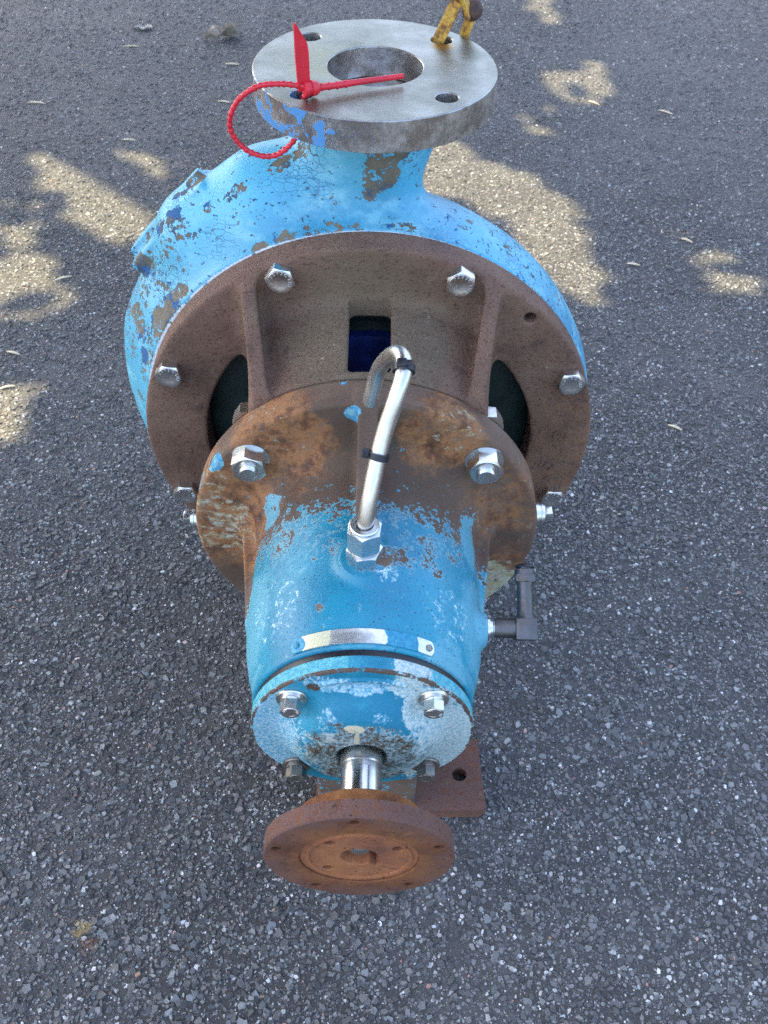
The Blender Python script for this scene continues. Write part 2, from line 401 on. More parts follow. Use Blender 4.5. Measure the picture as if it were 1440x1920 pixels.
def mat_flange():
    s = M('machined steel flange with paint remains'); sc = s.noise(120, 6, .7, s.map((1.0, 5.0, 1))); a = s.noise(26, 6, .62); b = s.noise(400, 4, .7, s.map((1, 9, 2)))
    st = s.ramp(a, [(.3, (.19, .185, .145)), (.5, (.285, .28, .24)), (.7, (.41, .405, .36))])
    st = s.mix(s.ma('MULTIPLY', s.step(sc, .55, .75), .6), st, (.54, .54, .50)); st = s.mix(s.ma('MULTIPLY', s.step(sc, .3, .42, 1, 0), .5), st, (.22, .215, .18))
    st = s.mix(s.ma('MULTIPLY', s.attr('stain'), s.step(a, .3, .6)), st, (.27, .26, .16))
    st = s.mix(s.ma('MULTIPLY', s.attr('rust'), s.step(a, .25, .5)), st, (.42, .22, .05))
    def near_(p, r0, r1):
        nd = s.n('ShaderNodeVectorMath', operation='DISTANCE'); s.put(nd.inputs[0], s.co()); nd.inputs[1].default_value = (p[0] * .001, p[1] * .001, (p[2] + GZ) * .001); return s.step(nd.outputs['Value'], r0, r1, 1, 0)
    st = s.mix(s.ma('MULTIPLY', near_((54.5, 42, 312), .004, .013), s.step(sc, .25, .5)), st, (.42, .25, .06))
    st = s.mix(s.ma('MULTIPLY', near_((-30, 10, 312), .02, .06), s.step(a, .35, .6, 0, .6)), st, (.25, .24, .13))
    side = s.attr('side'); sidec = s.mix(s.step(s.noise(45, 7, .7), .40, .58), (.60, .59, .57), (.33, .29, .25))
    sidec = s.mix(s.ma('MULTIPLY', s.step(b, .5, .66), .55), sidec, (.70, .70, .72))
    c = s.mix(side, st, sidec); fl = s.noise(95, 8, .62)
    wipe = s.ma('MULTIPLY', s.ma('MULTIPLY', side, s.attr('wipe')), s.step(b, .42, .62)); c = s.mix(wipe, c, (.07, .18, .34))
    p = s.ma('MULTIPLY', s.worn('paint', fl, 1.5, .62, .012), side); c = s.mix(p, c, (.07, .24, .50))
    dk = s.ma('MULTIPLY', s.worn('dark', fl, 1.0, .5, .1), s.ma('SUBTRACT', 1, p)); c = s.mix(dk, c, (.085, .075, .062))
    nonm = s.ma('MAXIMUM', p, s.ma('MULTIPLY', dk, .8))
    n = s.bump(s.ma('ADD', s.ma('MULTIPLY', sc, .6), s.ma('MULTIPLY', p, .8)), .0004, .6)
    return s.out(c, s.fmix(p, s.fmix(sc, .30, .50), .5), s.ma('SUBTRACT', 1, nonm), n)
def mat_rust(name='orange rusted steel', k=1.0):
    s = M(name); q = lambda c: tuple(x * k for x in c); a = s.noise(28, 6, .62); b = s.noise(170, 6, .68); g = s.noise(800, 3, .7)
    c = s.ramp(a, [(.28, q((.11, .050, .030))), (.45, q((.21, .078, .038))), (.6, q((.29, .112, .048))), (.75, q((.21, .10, .064)))])
    c = s.mix(s.ma('MULTIPLY', s.attr('grey'), s.step(b, .3, .6)), c, (.125, .066, .052))
    c = s.mix(s.ma('MULTIPLY', s.attr('yel'), s.step(a, .3, .6)), c, (.28, .115, .032))
    c = s.mix(s.ma('MULTIPLY', s.step(s.voro(190), .12, .2, 1, 0), s.step(s.noise(30, 3), .45, .55)), c, (.045, .024, .018))
    c = s.mix(s.ma('MULTIPLY', s.step(b, .55, .72), .5), c, (.065, .030, .018))
    c = s.mix(s.ma('MULTIPLY', s.step(s.noise(90, 5, .6, s.map(loc=(2, 5, 1))), .6, .72), .5), c, (.29, .13, .05))
    n = s.bump(s.ma('ADD', b, s.ma('MULTIPLY', g, .6)), .0007, .8)
    return s.out(c, .82, 0, n, .3)
def mat_plain(name, col, rough, var=.25, scale=90, spec=.5, sss=0):
    s = M(name); a = s.noise(scale, 5, .6)
    c = s.mix(s.step(a, .3, .7), tuple(x * (1 - var) for x in col), tuple(min(1, x * (1 + var * .6)) for x in col))
    m_ = s.out(c, s.fmix(a, rough * .8, rough * 1.2), 0, s.bump(s.noise(500, 3), .0002, .4), spec)
    if sss: s.b.inputs['Subsurface Weight'].default_value = sss; s.b.inputs['Subsurface Radius'].default_value = (.006, .002, .001); s.b.inputs['Subsurface Scale'].default_value = .6
    return m_
def mat_yellow():
    s = M('yellow paint rusted through'); a = s.noise(150, 6, .68)
    c = s.ramp(a, [(.30, (.07, .03, .012)), (.42, (.24, .11, .02)), (.5, (.44, .23, .03)), (.60, (.58, .36, .055)), (.75, (.66, .48, .16))])
    return s.out(c, .6, 0, s.bump(a, .0008, .7))
def mat_plate():
    s = M('label plate half painted over'); fl = s.noise(70, 7, .6); b = s.noise(300, 4)
    st = s.mix(s.step(b, .4, .7), (.62, .64, .63), (.80, .80, .78)); p = s.worn('paint', fl, .9, .5, .012); e = s.worn('cream', fl, .7, .5, .03)
    c = s.mix(e, st, (.62, .60, .40)); c = s.mix(p, c, s.mix(s.step(b, .4, .6), (.010, .20, .34), (.03, .27, .39)))
    mt = s.ma('MULTIPLY', s.ma('SUBTRACT', 1, p), s.ma('SUBTRACT', .8, s.ma('MULTIPLY', e, .6)))
    return s.out(c, s.fmix(p, .34, .45), mt, s.bump(s.ma('ADD', p, s.ma('MULTIPLY', b, .2)), .0003, .6))

CASING = mat_casing(); IRON = mat_castiron(); FRAME = mat_frame(); CAP = mat_cap(); FLANGE = mat_flange(); RUST = mat_rust('dark rusted steel', .56); RUST2 = mat_rust('orange rusted steel', 1.08)
STAIN = mat_metal('stainless steel', (.76, .76, .73), .28, dirt=.22)
ZINC = mat_metal('bright zinc plated steel', (.74, .77, .77), .30, dirt=.10)
DULL = mat_metal('dull stained steel', (.34, .32, .29), .45, dirt=.6)
TUBE = mat_metal('drawn stainless tube', (.76, .74, .69), .33, 220, (1, 1, .25), dirt=.30, dark=(.22, .17, .10))
SHAFT = mat_metal('ground steel shaft', (.72, .71, .69), .22, 500, (1, .2, 1), dirt=.12)
BORE = mat_metal('dark machined bore', (.16, .145, .135), .42, 260, (1, 1, 7), dirt=.7, dark=(.05, .04, .04), bump=.0004)
RED = mat_plain('red plastic', (.62, .018, .035), .38, .15, sss=.15)
REDTAG = mat_plain('faded red plastic', (.66, .07, .075), .5, .12)
BLACK = mat_plain('black nylon', (.012, .013, .018), .42)
GREY = mat_metal('grey oxidised pipe fitting', (.15, .145, .145), .48, 200, dirt=.55, dark=(.10, .085, .06), bump=.0004)
YELLOW = mat_yellow(); PLATE = mat_plate()
COVER = mat_plain('dark green cover paint', (.010, .030, .026), .55, .5, 40)
GLAND = mat_plain('dark blue gland paint', (.006, .024, .15), .45, .6, 50)
KNOB = mat_plain('brown rusty bolt', (.085, .045, .033), .8, .5, 200)

# ------------------------------------------------------------------ ground
def mat_asphalt():
    s = M('worn asphalt'); st1 = s.n('ShaderNodeTexVoronoi'); s.put(st1.inputs['Vector'], s.map((1, 1, .05))); st1.inputs['Scale'].default_value = 210
    st2 = s.n('ShaderNodeTexVoronoi'); s.put(st2.inputs['Vector'], s.map((1, 1, .05), loc=(5, 3, 0))); st2.inputs['Scale'].default_value = 420
    big = s.noise(2.2, 5, .6); mid = s.noise(14, 5, .6); fine = s.noise(900, 3, .7)
    def sep(o):
        nd = s.n('ShaderNodeSeparateColor'); s.put(nd.inputs[0], o); return nd.outputs[0]
    c1 = sep(st1.outputs['Color']); c2 = sep(st2.outputs['Color'])
    base = s.mix(s.step(fine, .3, .7), (0.0175, 0.0173, 0.0165), (0.0625, 0.0612, 0.0587))
    a1 = s.ramp(c1, [(0, (0.0550, 0.0537, 0.0513)), (.5, (0.1000, 0.1000, 0.0975)), (.82, (0.1575, 0.1588, 0.1550)), (.93, (0.2250, 0.2250, 0.2225)), (1, (0.3125, 0.3063, 0.2937))])
    k1 = s.step(st1.outputs['Distance'], .30, .46, 1, 0); c = s.mix(k1, base, a1)
    a2 = s.ramp(c2, [(0, (.03, .03, .033)), (.7, (.075, .077, .082)), (.90, (.16, .16, .16)), (.965, (.42, .42, .41)), (1, (.60, .60, .58))], 'LINEAR')
    k2 = s.ma('MULTIPLY', s.step(st2.outputs['Distance'], .30, .42, 1, 0), s.step(c2, .70, .74)); c = s.mix(k2, c, a2)
    dust = s.ma('ADD', s.ma('MULTIPLY', big, .7), s.ma('MULTIPLY', mid, .3)); c = s.mix(s.step(dust, .42, .66, 0, .45), c, (.115, .113, .112))
    c = s.mix(s.step(dust, .32, .48, .5, 0), c, (.030, .030, .032))
    nd = s.n('ShaderNodeVectorMath', operation='DISTANCE'); s.put(nd.inputs[0], s.co()); nd.inputs[1].default_value = (-.247, -.461, 0)
    yl = s.step(s.ma('ADD', nd.outputs['Value'], s.ma('MULTIPLY', s.ma('SUBTRACT', s.noise(160, 5, .7), .5), .03)), .004, .010, .5, 0); c = s.mix(yl, c, (.42, .29, .10))
    nd = s.n('ShaderNodeVectorMath', operation='DISTANCE'); s.put(nd.inputs[0], s.co()); nd.inputs[1].default_value = (-.238, -.475, 0)
    yl = s.step(s.ma('ADD', nd.outputs['Value'], s.ma('MULTIPLY', s.ma('SUBTRACT', s.noise(160, 5, .7), .5), .03)), .003, .009, .6, 0); c = s.mix(yl, c, (.13, .06, .03))
    h = s.ma('ADD', s.ma('MULTIPLY', k1, .6), s.ma('MULTIPLY', fine, .35)); h = s.ma('ADD', h, s.ma('MULTIPLY', k2, .3))
    return s.out(c, s.fmix(fine, .62, .85), 0, s.bump(h, .0016, .9), .4)
ASPH = mat_asphalt()
def mat_stones():
    s = M('asphalt aggregate stones'); v = s.attr('tone'); f = s.noise(1100, 3, .7); e = s.noise(260, 4)
    c = s.ramp(v, [(0, (0.0384, 0.0384, 0.0371)), (.25, (0.0717, 0.0730, 0.0717)), (.50, (0.1152, 0.1178, 0.1165)), (.72, (0.1728, 0.1779, 0.1754)), (.86, (0.2688, 0.2752, 0.2688)), (.94, (0.4096, 0.4160, 0.4032)), (.968, (0.5888, 0.5888, 0.5760)), (.985, (0.8000, 0.8000, 0.8000)), (.992, (0.3840, 0.1920, 0.1536)), (1, (0.3328, 0.2432, 0.1536))])
    c = s.mix(s.step(f, .35, .7, .35, 0), c, (0.0384, 0.0384, 0.0410)); c = s.mix(s.step(e, .5, .75, 0, .3), c, (0.1664, 0.1664, 0.1664))
    nd = s.n('ShaderNodeVectorMath', operation='DISTANCE'); s.put(nd.inputs[0], s.co()); nd.inputs[1].default_value = (-.247, -.461, 0)
    yl = s.step(s.ma('ADD', nd.outputs['Value'], s.ma('MULTIPLY', s.ma('SUBTRACT', s.noise(160, 5, .7), .5), .03)), .004, .010, .5, 0); c = s.mix(yl, c, (.42, .29, .10))
    nd = s.n('ShaderNodeVectorMath', operation='DISTANCE'); s.put(nd.inputs[0], s.co()); nd.inputs[1].default_value = (-.238, -.475, 0)
    yl = s.step(s.ma('ADD', nd.outputs['Value'], s.ma('MULTIPLY', s.ma('SUBTRACT', s.noise(160, 5, .7), .5), .03)), .003, .009, .6, 0); c = s.mix(yl, c, (.13, .06, .03))
    return s.out(c, .62, 0, s.bump(f, .0004, .7), .45)
STONES = mat_stones()
def build_ground():
    xs = [-60, -12, -3, -1.2, 0, 1.2, 3, 12, 60]; V = [(x, y, 0) for y in xs for x in xs]; n = len(xs)
    Fc = [(j * n + i, j * n + i + 1, (j + 1) * n + i + 1, (j + 1) * n + i) for j in range(n - 1) for i in range(n - 1)]
    g = mesh_obj('ground', V, Fc, ASPH, metres=True); tag(g, 'dark grey worn asphalt with pale chips of stone', 'asphalt', kind='structure')
    # loose-looking aggregate standing a little proud of the binder
    cx, cy = 0.005, -0.748
    P = []; S = []
    for y0, y1, dens, smin_, smax_ in ((-.62, -.15, 92000, 1.15, 6.0), (-.15, .25, 64000, 1.3, 6.0), (.25, .8, 30000, 1.6, 5.6), (.8, 2.05, 11000, 2.2, 6.0)):
        xm = .40 + (y1 + .55) * .34; n = int(dens * (2 * xm) * (y1 - y0))
        x = rng.uniform(-xm, xm, n); y = rng.uniform(y0, y1, n); ok = np.abs(x - .01) < .40 + (y + .55) * .34
        u = rng.random(n); sz = smin_ * (1 - u * (1 - (smin_ / smax_) ** 1.35)) ** (-1 / 1.35)
        P.append(np.stack([x, y], 1)[ok]); S.append(sz[ok])
    P = np.concatenate(P); S = np.concatenate(S) * .001; N = len(P); K = 5
    ang = (np.arange(K) / K * 2 * np.pi)[None] + rng.normal(0, .22, (N, K)); rad = rng.uniform(.72, 1.12, (N, K))
    asp = rng.uniform(.45, 1.0, (N, 1)); rot = rng.uniform(0, 2 * np.pi, (N, 1))
    lx = np.cos(ang) * rad * S[:, None]; ly = np.sin(ang) * rad * S[:, None] * asp
    x = lx * np.cos(rot) - ly * np.sin(rot); y = lx * np.sin(rot) + ly * np.cos(rot)
    hgt = np.minimum(S * rng.uniform(.10, .40, N), .0014)[:, None]; tx = rng.normal(0, .17, (N, 1)); ty = rng.normal(0, .17, (N, 1)); ins = rng.uniform(.66, .9, (N, 1))
    bot = np.stack([P[:, :1] + x, P[:, 1:] + y, np.full_like(x, -.0006)], 2)
    top = np.stack([P[:, :1] + x * ins, P[:, 1:] + y * ins, hgt + x * tx + y * ty + rng.normal(0, .03, x.shape) * S[:, None]], 2)
    V = np.concatenate([bot, top], 1).reshape(-1, 3)
    k = np.arange(K); l = (k + 1) % K
    side = np.concatenate([np.stack([k, l, l + K], 1), np.stack([k, l + K, k + K], 1)]); cap_ = np.array([[K, K + i, K + i + 1] for i in range(1, K - 1)])
    T = np.concatenate([side, cap_]); Fc = (np.arange(N)[:, None, None] * 2 * K + T[None]).reshape(-1, 3)
    tone = rng.random(N) ** 1.05
    big = S > .0036; tone[big] = np.minimum(tone[big], rng.uniform(.2, .93, big.sum()))
    o = mesh_obj('gravel', V, Fc, STONES, metres=True, sharp=None, attrs={'tone': lambda q: np.repeat(tone, 2 * K)})
    me = o.data; me.polygons.foreach_set('use_smooth', np.zeros(len(me.polygons), bool))
    tag(o, 'stone chips set in the surface of the asphalt', 'stone chips', kind='stuff')
build_ground()

# ------------------------------------------------------------------ tree whose leaf gaps let the sun patches through (stands beside the view)
PATCH = [[(-0.64, 0.936), (-0.61, 0.991), (-0.577, 0.96), (-0.517, 0.963), (-0.498, 0.901), (-0.481, 0.898), (-0.479, 0.969), (-0.43, 0.963), (-0.404, 0.885), (-0.38, 0.753), (-0.395, 0.682), (-0.422, 0.656), (-0.475, 0.67), (-0.517, 0.738), (-0.508, 0.784), (-0.564, 0.819), (-0.605, 0.846)],
    [(-0.641, 0.59), (-0.568, 0.609), (-0.524, 0.595), (-0.5, 0.519), (-0.512, 0.44), (-0.598, 0.444)],
    [(-0.545, 0.263), (-0.507, 0.264), (-0.488, 0.203), (-0.488, 0.166), (-0.517, 0.165)],
    [(0.098, 1.025), (0.152, 1.057), (0.17, 0.995), (0.259, 0.936), (0.282, 0.916), (0.3, 0.887), (0.314, 0.838), (0.348, 0.83), (0.349, 0.729), (0.36, 0.581), (0.36, 0.536), (0.33, 0.52), (0.311, 0.541), (0.269, 0.641), (0.224, 0.76), (0.172, 0.832), (0.074, 0.867)],
    [(0.385, 1.378), (0.409, 1.408), (0.418, 1.388), (0.468, 1.4), (0.483, 1.465), (0.503, 1.457), (0.497, 1.398), (0.509, 1.357), (0.505, 1.262), (0.39, 1.256)],
    [(0.399, 1.855), (0.419, 1.849), (0.426, 1.691), (0.403, 1.68), (0.396, 1.759)],
    [(0.551, 0.644), (0.599, 0.654), (0.625, 0.615), (0.629, 0.545), (0.577, 0.528), (0.565, 0.589)]]
FAINT = [[(-0.688, 0.749), (-0.628, 0.77), (-0.588, 0.744), (-0.584, 0.674), (-0.66, 0.654)], [(0.296, 1.225), (0.342, 1.241), (0.348, 1.19), (0.313, 1.176)],
    [(0.31, 1.139), (0.358, 1.178), (0.338, 1.048), (0.289, 0.979)], [(0.529, 0.857), (0.571, 0.869), (0.567, 0.756), (0.534, 0.737)],
    [(-0.741, 1.134), (-0.728, 1.209), (-0.708, 1.16), (-0.702, 1.088)]]
def inpoly(P, poly):
    x, y = P.T; c = np.zeros(len(P), bool); n = len(poly)
    for i in range(n):
        (x0, y0), (x1, y1) = poly[i], poly[i - 1]
        if y0 != y1: c ^= ((y0 > y) != (y1 > y)) & (x < (x1 - x0) * (y - y0) / (y1 - y0) + x0)
    return c
def build_tree():
    S = np.array(SUN); N = 95000
    G = np.stack([rng.uniform(-1.9, 1.9, N), rng.uniform(-1.7, 2.9, N), np.zeros(N)], 1)
    e = np.hypot((G[:, 0] + .0) / 1.95, (G[:, 1] - .6) / 2.35); G = G[e < 1.06]; N = len(G)
    t = rng.uniform(2.8, 3.7, N); C_ = G + S * t[:, None]
    a = rng.normal(size=(N, 3)); a /= np.linalg.norm(a, axis=1)[:, None]; b = np.cross(a, rng.normal(size=(N, 3))); b /= np.linalg.norm(b, axis=1)[:, None]; nn = np.cross(a, b)
    Ls = rng.uniform(.036, .060, N)[:, None]
    prof = [(-1, 0, 0), (-.35, .5, .06), (.35, .42, .05), (1, 0, -.12), (.35, -.42, .05), (-.35, -.5, .06)]
    Q = np.stack([C_ + a * Ls * u + b * Ls * v + nn * Ls * q for u, v, q in prof], 1)
    gr = (Q - S * (Q[:, :, 2:] / S[2]))[:, :, :2]
    kill = np.zeros(N, bool); soft = rng.random(N) < .86; keep = rng.random(N) < .996
    gm = gr.mean(1, keepdims=True); gr = gm + (gr - gm) * .95; pts = np.concatenate([gr, gm, (gr + np.roll(gr, 1, 1)) / 2], 1)
    wob = .012 * np.stack([np.sin(pts[..., 1] * 61) + np.sin(pts[..., 0] * 97 + 2), np.sin(pts[..., 0] * 71 + 1) + np.sin(pts[..., 1] * 113)], -1); pts = pts + wob
    for poly in PATCH:
        for k in range(13): kill |= inpoly(pts[:, k], poly) & keep
    for poly in FAINT:
        for k in range(13): kill |= inpoly(pts[:, k], poly) & soft
    V = Q[~kill].reshape(-1, 3); n = (~kill).sum(); T = np.array([[0, 1, 5], [1, 2, 5], [5, 2, 4], [2, 3, 4]]); Fc = (np.arange(n)[:, None, None] * 6 + T[None]).reshape(-1, 3)
    s = M('green leaves'); LEAF = s.out(s.mix(s.noise(8), (.035, .075, .018), (.075, .12, .03)), .5)
    s = M('grey bark'); BARK = s.out(s.mix(s.noise(30, 6), (.07, .055, .04), (.16, .13, .10)), .9, 0, s.bump(s.noise(40, 6), .02))
    root = empty('tree', (-3.9, 3.1, 0)); tag(root, 'leafy tree beside the asphalt with sun coming through its gaps', 'tree')
    o = mesh_obj('crown', V - np.array(root.location), Fc, LEAF, root, metres=True, sharp=None); o['kind'] = 'stuff'
    mb = MB(); top = (1.6, -1.6, 3.3)
    mb.tube(spline([(0, 0, -.1), (.05, -.03, 1.2), (.35, -.3, 2.4), (.9, -.9, 3.1), top], 6), .1, 14, rfun=lambda i: .13 - .0040 * i)
    for q in ((-.2, -1.6, 3.6), (1.2, -.2, 3.5), (2.2, -2.6, 3.4), (.6, -2.6, 3.4)): mb.tube(spline([(.4, -.35, 2.45), tuple(.5 * (x + y) + .12 for x, y in zip((.4, -.35, 2.5), q)), q], 6), .05, 10, rfun=lambda i: .06 - .0035 * i)
    mesh_obj('trunk', mb.v, mb.f, BARK, root, metres=True)
build_tree()

# ------------------------------------------------------------------ the pump
pump = empty('centrifugal_pump'); tag(pump, 'old blue centrifugal pump with rusty brown frame standing on asphalt', 'pump')

# ---- volute casing
_yt = np.array([-75, -66, -50, -30, -10, 5, 25, 45, 62, 74, 84, 95], float)
_base = np.array([210.4, 210.6, 212.6, 214, 212, 208, 200, 186, 166, 140, 100, 30], float)
_gain = np.array([.02, .10, .38, .72, .93, 1.0, 1.0, .95, .85, .7, .5, .2])
_yy = np.linspace(-75, 95, 341)
def _sm(t):
    v = np.interp(_yy, _yt, t); k = np.hanning(33); k /= k.sum(); return np.convolve(np.pad(v, 16, 'edge'), k, 'valid')
_B, _G = _sm(_base), _sm(_gain)
_ph = np.radians([-180, -135, -90, -45, 0, 30, 60, 80, 100, 116, 123, 128, 136, 148, 162, 180]); _gr = np.array([32, 27, 18, 9, 1, -2, -3, 0, 6, 14, 22, 26, 28, 36, 38, 33], float)
def casing_f(X, Y, Z):
    rho = np.sqrt(X * X + Z * Z); ph = np.arctan2(Z, X); g = np.interp(ph, _ph, _gr)
    Rr = np.interp(Y, _yy, _B) + np.interp(Y, _yy, _G) * g
    d = (rho - Rr) * .8
    d = smax(d, np.maximum(-69.2 - Y, Y - 90), 2.0)
    # raised seam on the outer left edge, ending in a small step
    # raised seam on the upper left, its two ends cut off square
    Rf = np.interp(ph, np.radians([120, 124, 135, 147, 152]), [268, 267, 258.5, 262, 262]); on = (ph > R(112)) & (ph < R(160))
    ends = np.maximum(R(124) - ph, ph - R(147.3)) * 255
    seam = smax(smax(np.abs(Y - 4) - 5.0, rho - Rf, 2), ends, 2); seam = smin(seam, smax(smax(np.abs(Y + 3) - 15, rho - (Rf - 5.5), 3), ends - 3, 3), 3)
    fin = np.where(on, seam, 50)
    nz = capsule(X, Y, Z, (0, 0, 292), (-3, 0, 205), 62, 38.5)
    nz = smin(nz, capsule(X, Y, Z, (-24, -2, 222), (-88, -2, 195), 44, 46), 24)
    nz = smin(nz, capsule(X, Y, Z, (-88, -2, 195), (-150, -4, 165), 46, 42), 12)
    nz = np.maximum(nz, Z - 288.8)
    d = smin(d, nz, 22); d = smin(d, fin, 4)
    d = smin(d, sbox(X, Y, Z, (-95, 30, -240), (34, 34, 14), 4), 14); d = smin(d, sbox(X, Y, Z, (95, 30, -240), (34, 34, 14), 4), 14)
    d = np.maximum(d, np.where(Z > 195, 38.5 - np.sqrt((X - .6) ** 2 + Y * Y), -50))
    return np.maximum(d, 157.5 - np.sqrt(X * X + Z * Z + np.maximum(Y + 20, 0) ** 2 * 8))
V, Q = nets(casing_f, (-282, -76, -258), (240, 98, 296), 2.6)
def chain(a, b, r, k, n=8): return [(tuple(np.array(a) + (np.array(b) - np.array(a)) * t), r * (1 + .3 * math.sin(7 * t)), k) for t in np.linspace(0, 1, n)]
WEAR_C = [((6, -48, 250), 25, .70, (1, 1.4, 1.15)), ((10, -47, 265), 25, .60, (1.3, 1.3, .55)), ((-2, -52, 232), 10, .64), ((-57, -26, 258), 15, .60), ((34, -42, 262), 11, .52), ((27, -44, 260), 12, .56),
          ((-137, -33, 206), 8, .72), ((-147, -4, 217), 10, .66), ((-154, -4, 212), 10, .60), ((-205, -14, 142), 15, .66), ((-203, -20, 134), 9, .70),
          ((-211, -23, 118), 17, .58), ((-214, -36, 100), 19, .62), ((-176, -61, 129), 16, .64), ((-188, -62, 110), 22, .66), ((-162, -62, 144), 9, .60), ((-212, -48, 84), 16, .58), ((-210, -57, 70), 15, .66), ((-211, -62, 50), 12, .62), ((-223, -44, 66), 14, .5), ((-222, -52, 17), 12, .52),
          ((-73, -66, 200), 12, .64, (1.6, 1, .6)), ((-91, -68, 190), 11, .62), ((-42, -66, 208), 14, .58, (2, 1, .6)), ((0, -65, 210), 14, .46, (2, 1, .6)), ((27, -62, 210), 10, .48, (2, 1, .6)), ((83, -27, 195), 7, .70), ((76, -40, 198), 8, .60), ((125, -37, 170), 26, .42), ((165, -40, 120), 24, .40)]
WEAR_C += chain((-64, -24, 249), (-112, -35, 223), 8, .64) + chain((-112, -35, 223), (-136, -33, 206), 6, .56, 4) + chain((-160, -9, 207), (-200, -4, 158), 7, .60, 7) + chain((-167, -26, 197), (-184, -24, 182), 9, .62, 4)
WEAR_C += [((-110, -40, 215), 40, .33), ((-170, -40, 180), 50, .40), ((-200, -45, 110), 66, .46, (1, 1, 1.6)), ((-150, -45, 195), 36, .36), ((-30, -50, 275), 40, .34)]
casing = mesh_obj('casing', V, Q, CASING, pump, sharp=None, attrs={
    'wear': lambda P: np.maximum(.20, blobs(P, WEAR_C)), 'chip': lambda P: .25 + blobs(P, [((130, -30, 170), 100, .30), ((-190, -20, 150), 90, .2), ((0, -40, 200), 60, -.2)]),
    'turq': lambda P: blobs(P, [((60, -30, 250), 60, .9), ((120, -35, 190), 70, .7), ((-110, -20, 250), 70, .8), ((-160, -20, 210), 60, .5)]),
    'spare': lambda P: P[:, 0] * 0})
# the dark inside of the discharge and its machined flange
mb = MB(); a = 76.2 / math.sqrt(2)
holes = [circle(38.3, 96)] + [circle(9.6, 40, sx * a, sy * a) for sx in (-1, 1) for sy in (-1, 1)]
holed_plate(mb, circle(94.6, 160), holes, 288.4, 312, .8, Matrix.Translation((.6, 0, 0)))
V0 = mb.v; hb = [f for f in mb.f]
# underside
ub = MB(); holed_plate(ub, circle(94.6, 160), holes[1:], -288.6, -287.6, 0, Matrix.Translation((.6, 0, 0)) @ Matrix.Scale(-1, 4, (0, 0, 1)))
mb.add(ub.v, [tuple(reversed(f)) for f in ub.f])
top_side = lambda P: sst(P[:, 2], 311.2, 310.9) if False else (P[:, 2] < 311.6).astype(float)
def ang_p(P, a0, wd): return np.clip(2 * ang_w(P, a0, wd), 0, 1)
def ang_w(P, a0, wd): d = np.degrees(np.arctan2(P[:, 1], P[:, 0])); return np.clip(1 - np.abs((d - a0 + 180) % 360 - 180) / wd, 0, 1)
bm_attrs = {'side': top_side, 'paint': lambda P: np.clip(ang_p(P, 224, 46) * .70 + ang_w(P, 318, 12) * .42 + ang_w(P, 335, 10) * .35, 0, 1) * (.75 + .25 * sst(-P[:, 2], -305, -290)),
    'wipe': lambda P: ang_w(P, 247, 40), 'dark': lambda P: np.maximum(.55 * ang_w(P, 275, 40) * sst(-P[:, 2], -305, -286), ang_w(P, 225, 40) * .45) * top_side(P),
    'stain': lambda P: np.zeros(len(P)), 'rust': lambda P: np.zeros(len(P))}
# a finer face so that stains have somewhere to live: concentric rings are welded by the shader only
fl = mb.obj('discharge_flange', FLANGE, casing, sharp=28, attrs=bm_attrs)
mbb = MB(); mbb.lathe([(38.45, 311.2), (38.3, 300), (38.3, 220), (34, 190), (0, 189)], 72, Matrix.Translation((.6, 0, 0)))
mbb.f = [tuple(reversed(f)) for f in mbb.f]
mbb.obj('discharge_bore', BORE, casing, sharp=None)

# ---- adapter between casing and bearing frame
def rim_y(Y): return 148.6 + (Y + 180) * (13.0 / 84)
def adapter_f(X, Y, Z):
    rho = np.sqrt(X * X + Z * Z); aZ = np.abs(Z); aX = np.abs(X)
    ring = ycyl(X, Y, Z, 209.8, -95.8, -68.4, 3.0); ring = smax(ring, 153.0 - rho, 3)
    pan = np.abs(rho - (rim_y(Y) - 8)) - 8
    pan = smax(pan, np.maximum(-180.5 - Y, Y + 78), 1); pan = smax(pan, aX - 96, 2); pan = np.maximum(pan, 20 - aZ)
    xr = 86.2 + 15.0 * (Y + 178) / 82
    ztop = 131 + (Y + 180) * (50.0 / 84)
    rib = np.maximum(np.abs(aX - xr) - 6.3, aZ - ztop) * .9; rib = smax(rib, np.maximum(-183 - Y, Y + 80), 3); rib = np.maximum(rib, 92 - aZ); rib = smax(rib, rho - 203, 3)
    bev = (-Y - 176) + (aZ - 118) * .25; rib = smax(rib, bev - 8, 3)
    d = smin(pan, rib, 9); d = smin(ring, d, 11)
    slot = sbox(X, Y, Z, (0, -135, 150), (17.2, 38.2, 40), 5); d = smax(d, -slot, 2.5)
    d = smax(d, -ycyl(X, Y, Z, 5.2, -110, -70, .5, 134.5, 146.5), 1.2)
    nut = ycyl(X, Y, Z, 17, -185, -163, 2, 93, 92)
    return d
V, Q = nets(adapter_f, (-214, -186, -214), (214, -62, 214), 1.9)
adapter = mesh_obj('adapter', V, Q, IRON, pump, sharp=None, attrs={
    'olive': lambda P: np.clip(blobs(P, [((0, -140, 155), 95, .9), ((-70, -110, 150), 50, .5), ((60, -100, 160), 55, .5)]), 0, 1),
    'orange': lambda P: blobs(P, [((190, -96, 0), 110, .5), ((160, -90, -60), 60, .5), ((100, -170, 130), 30, .4)])})
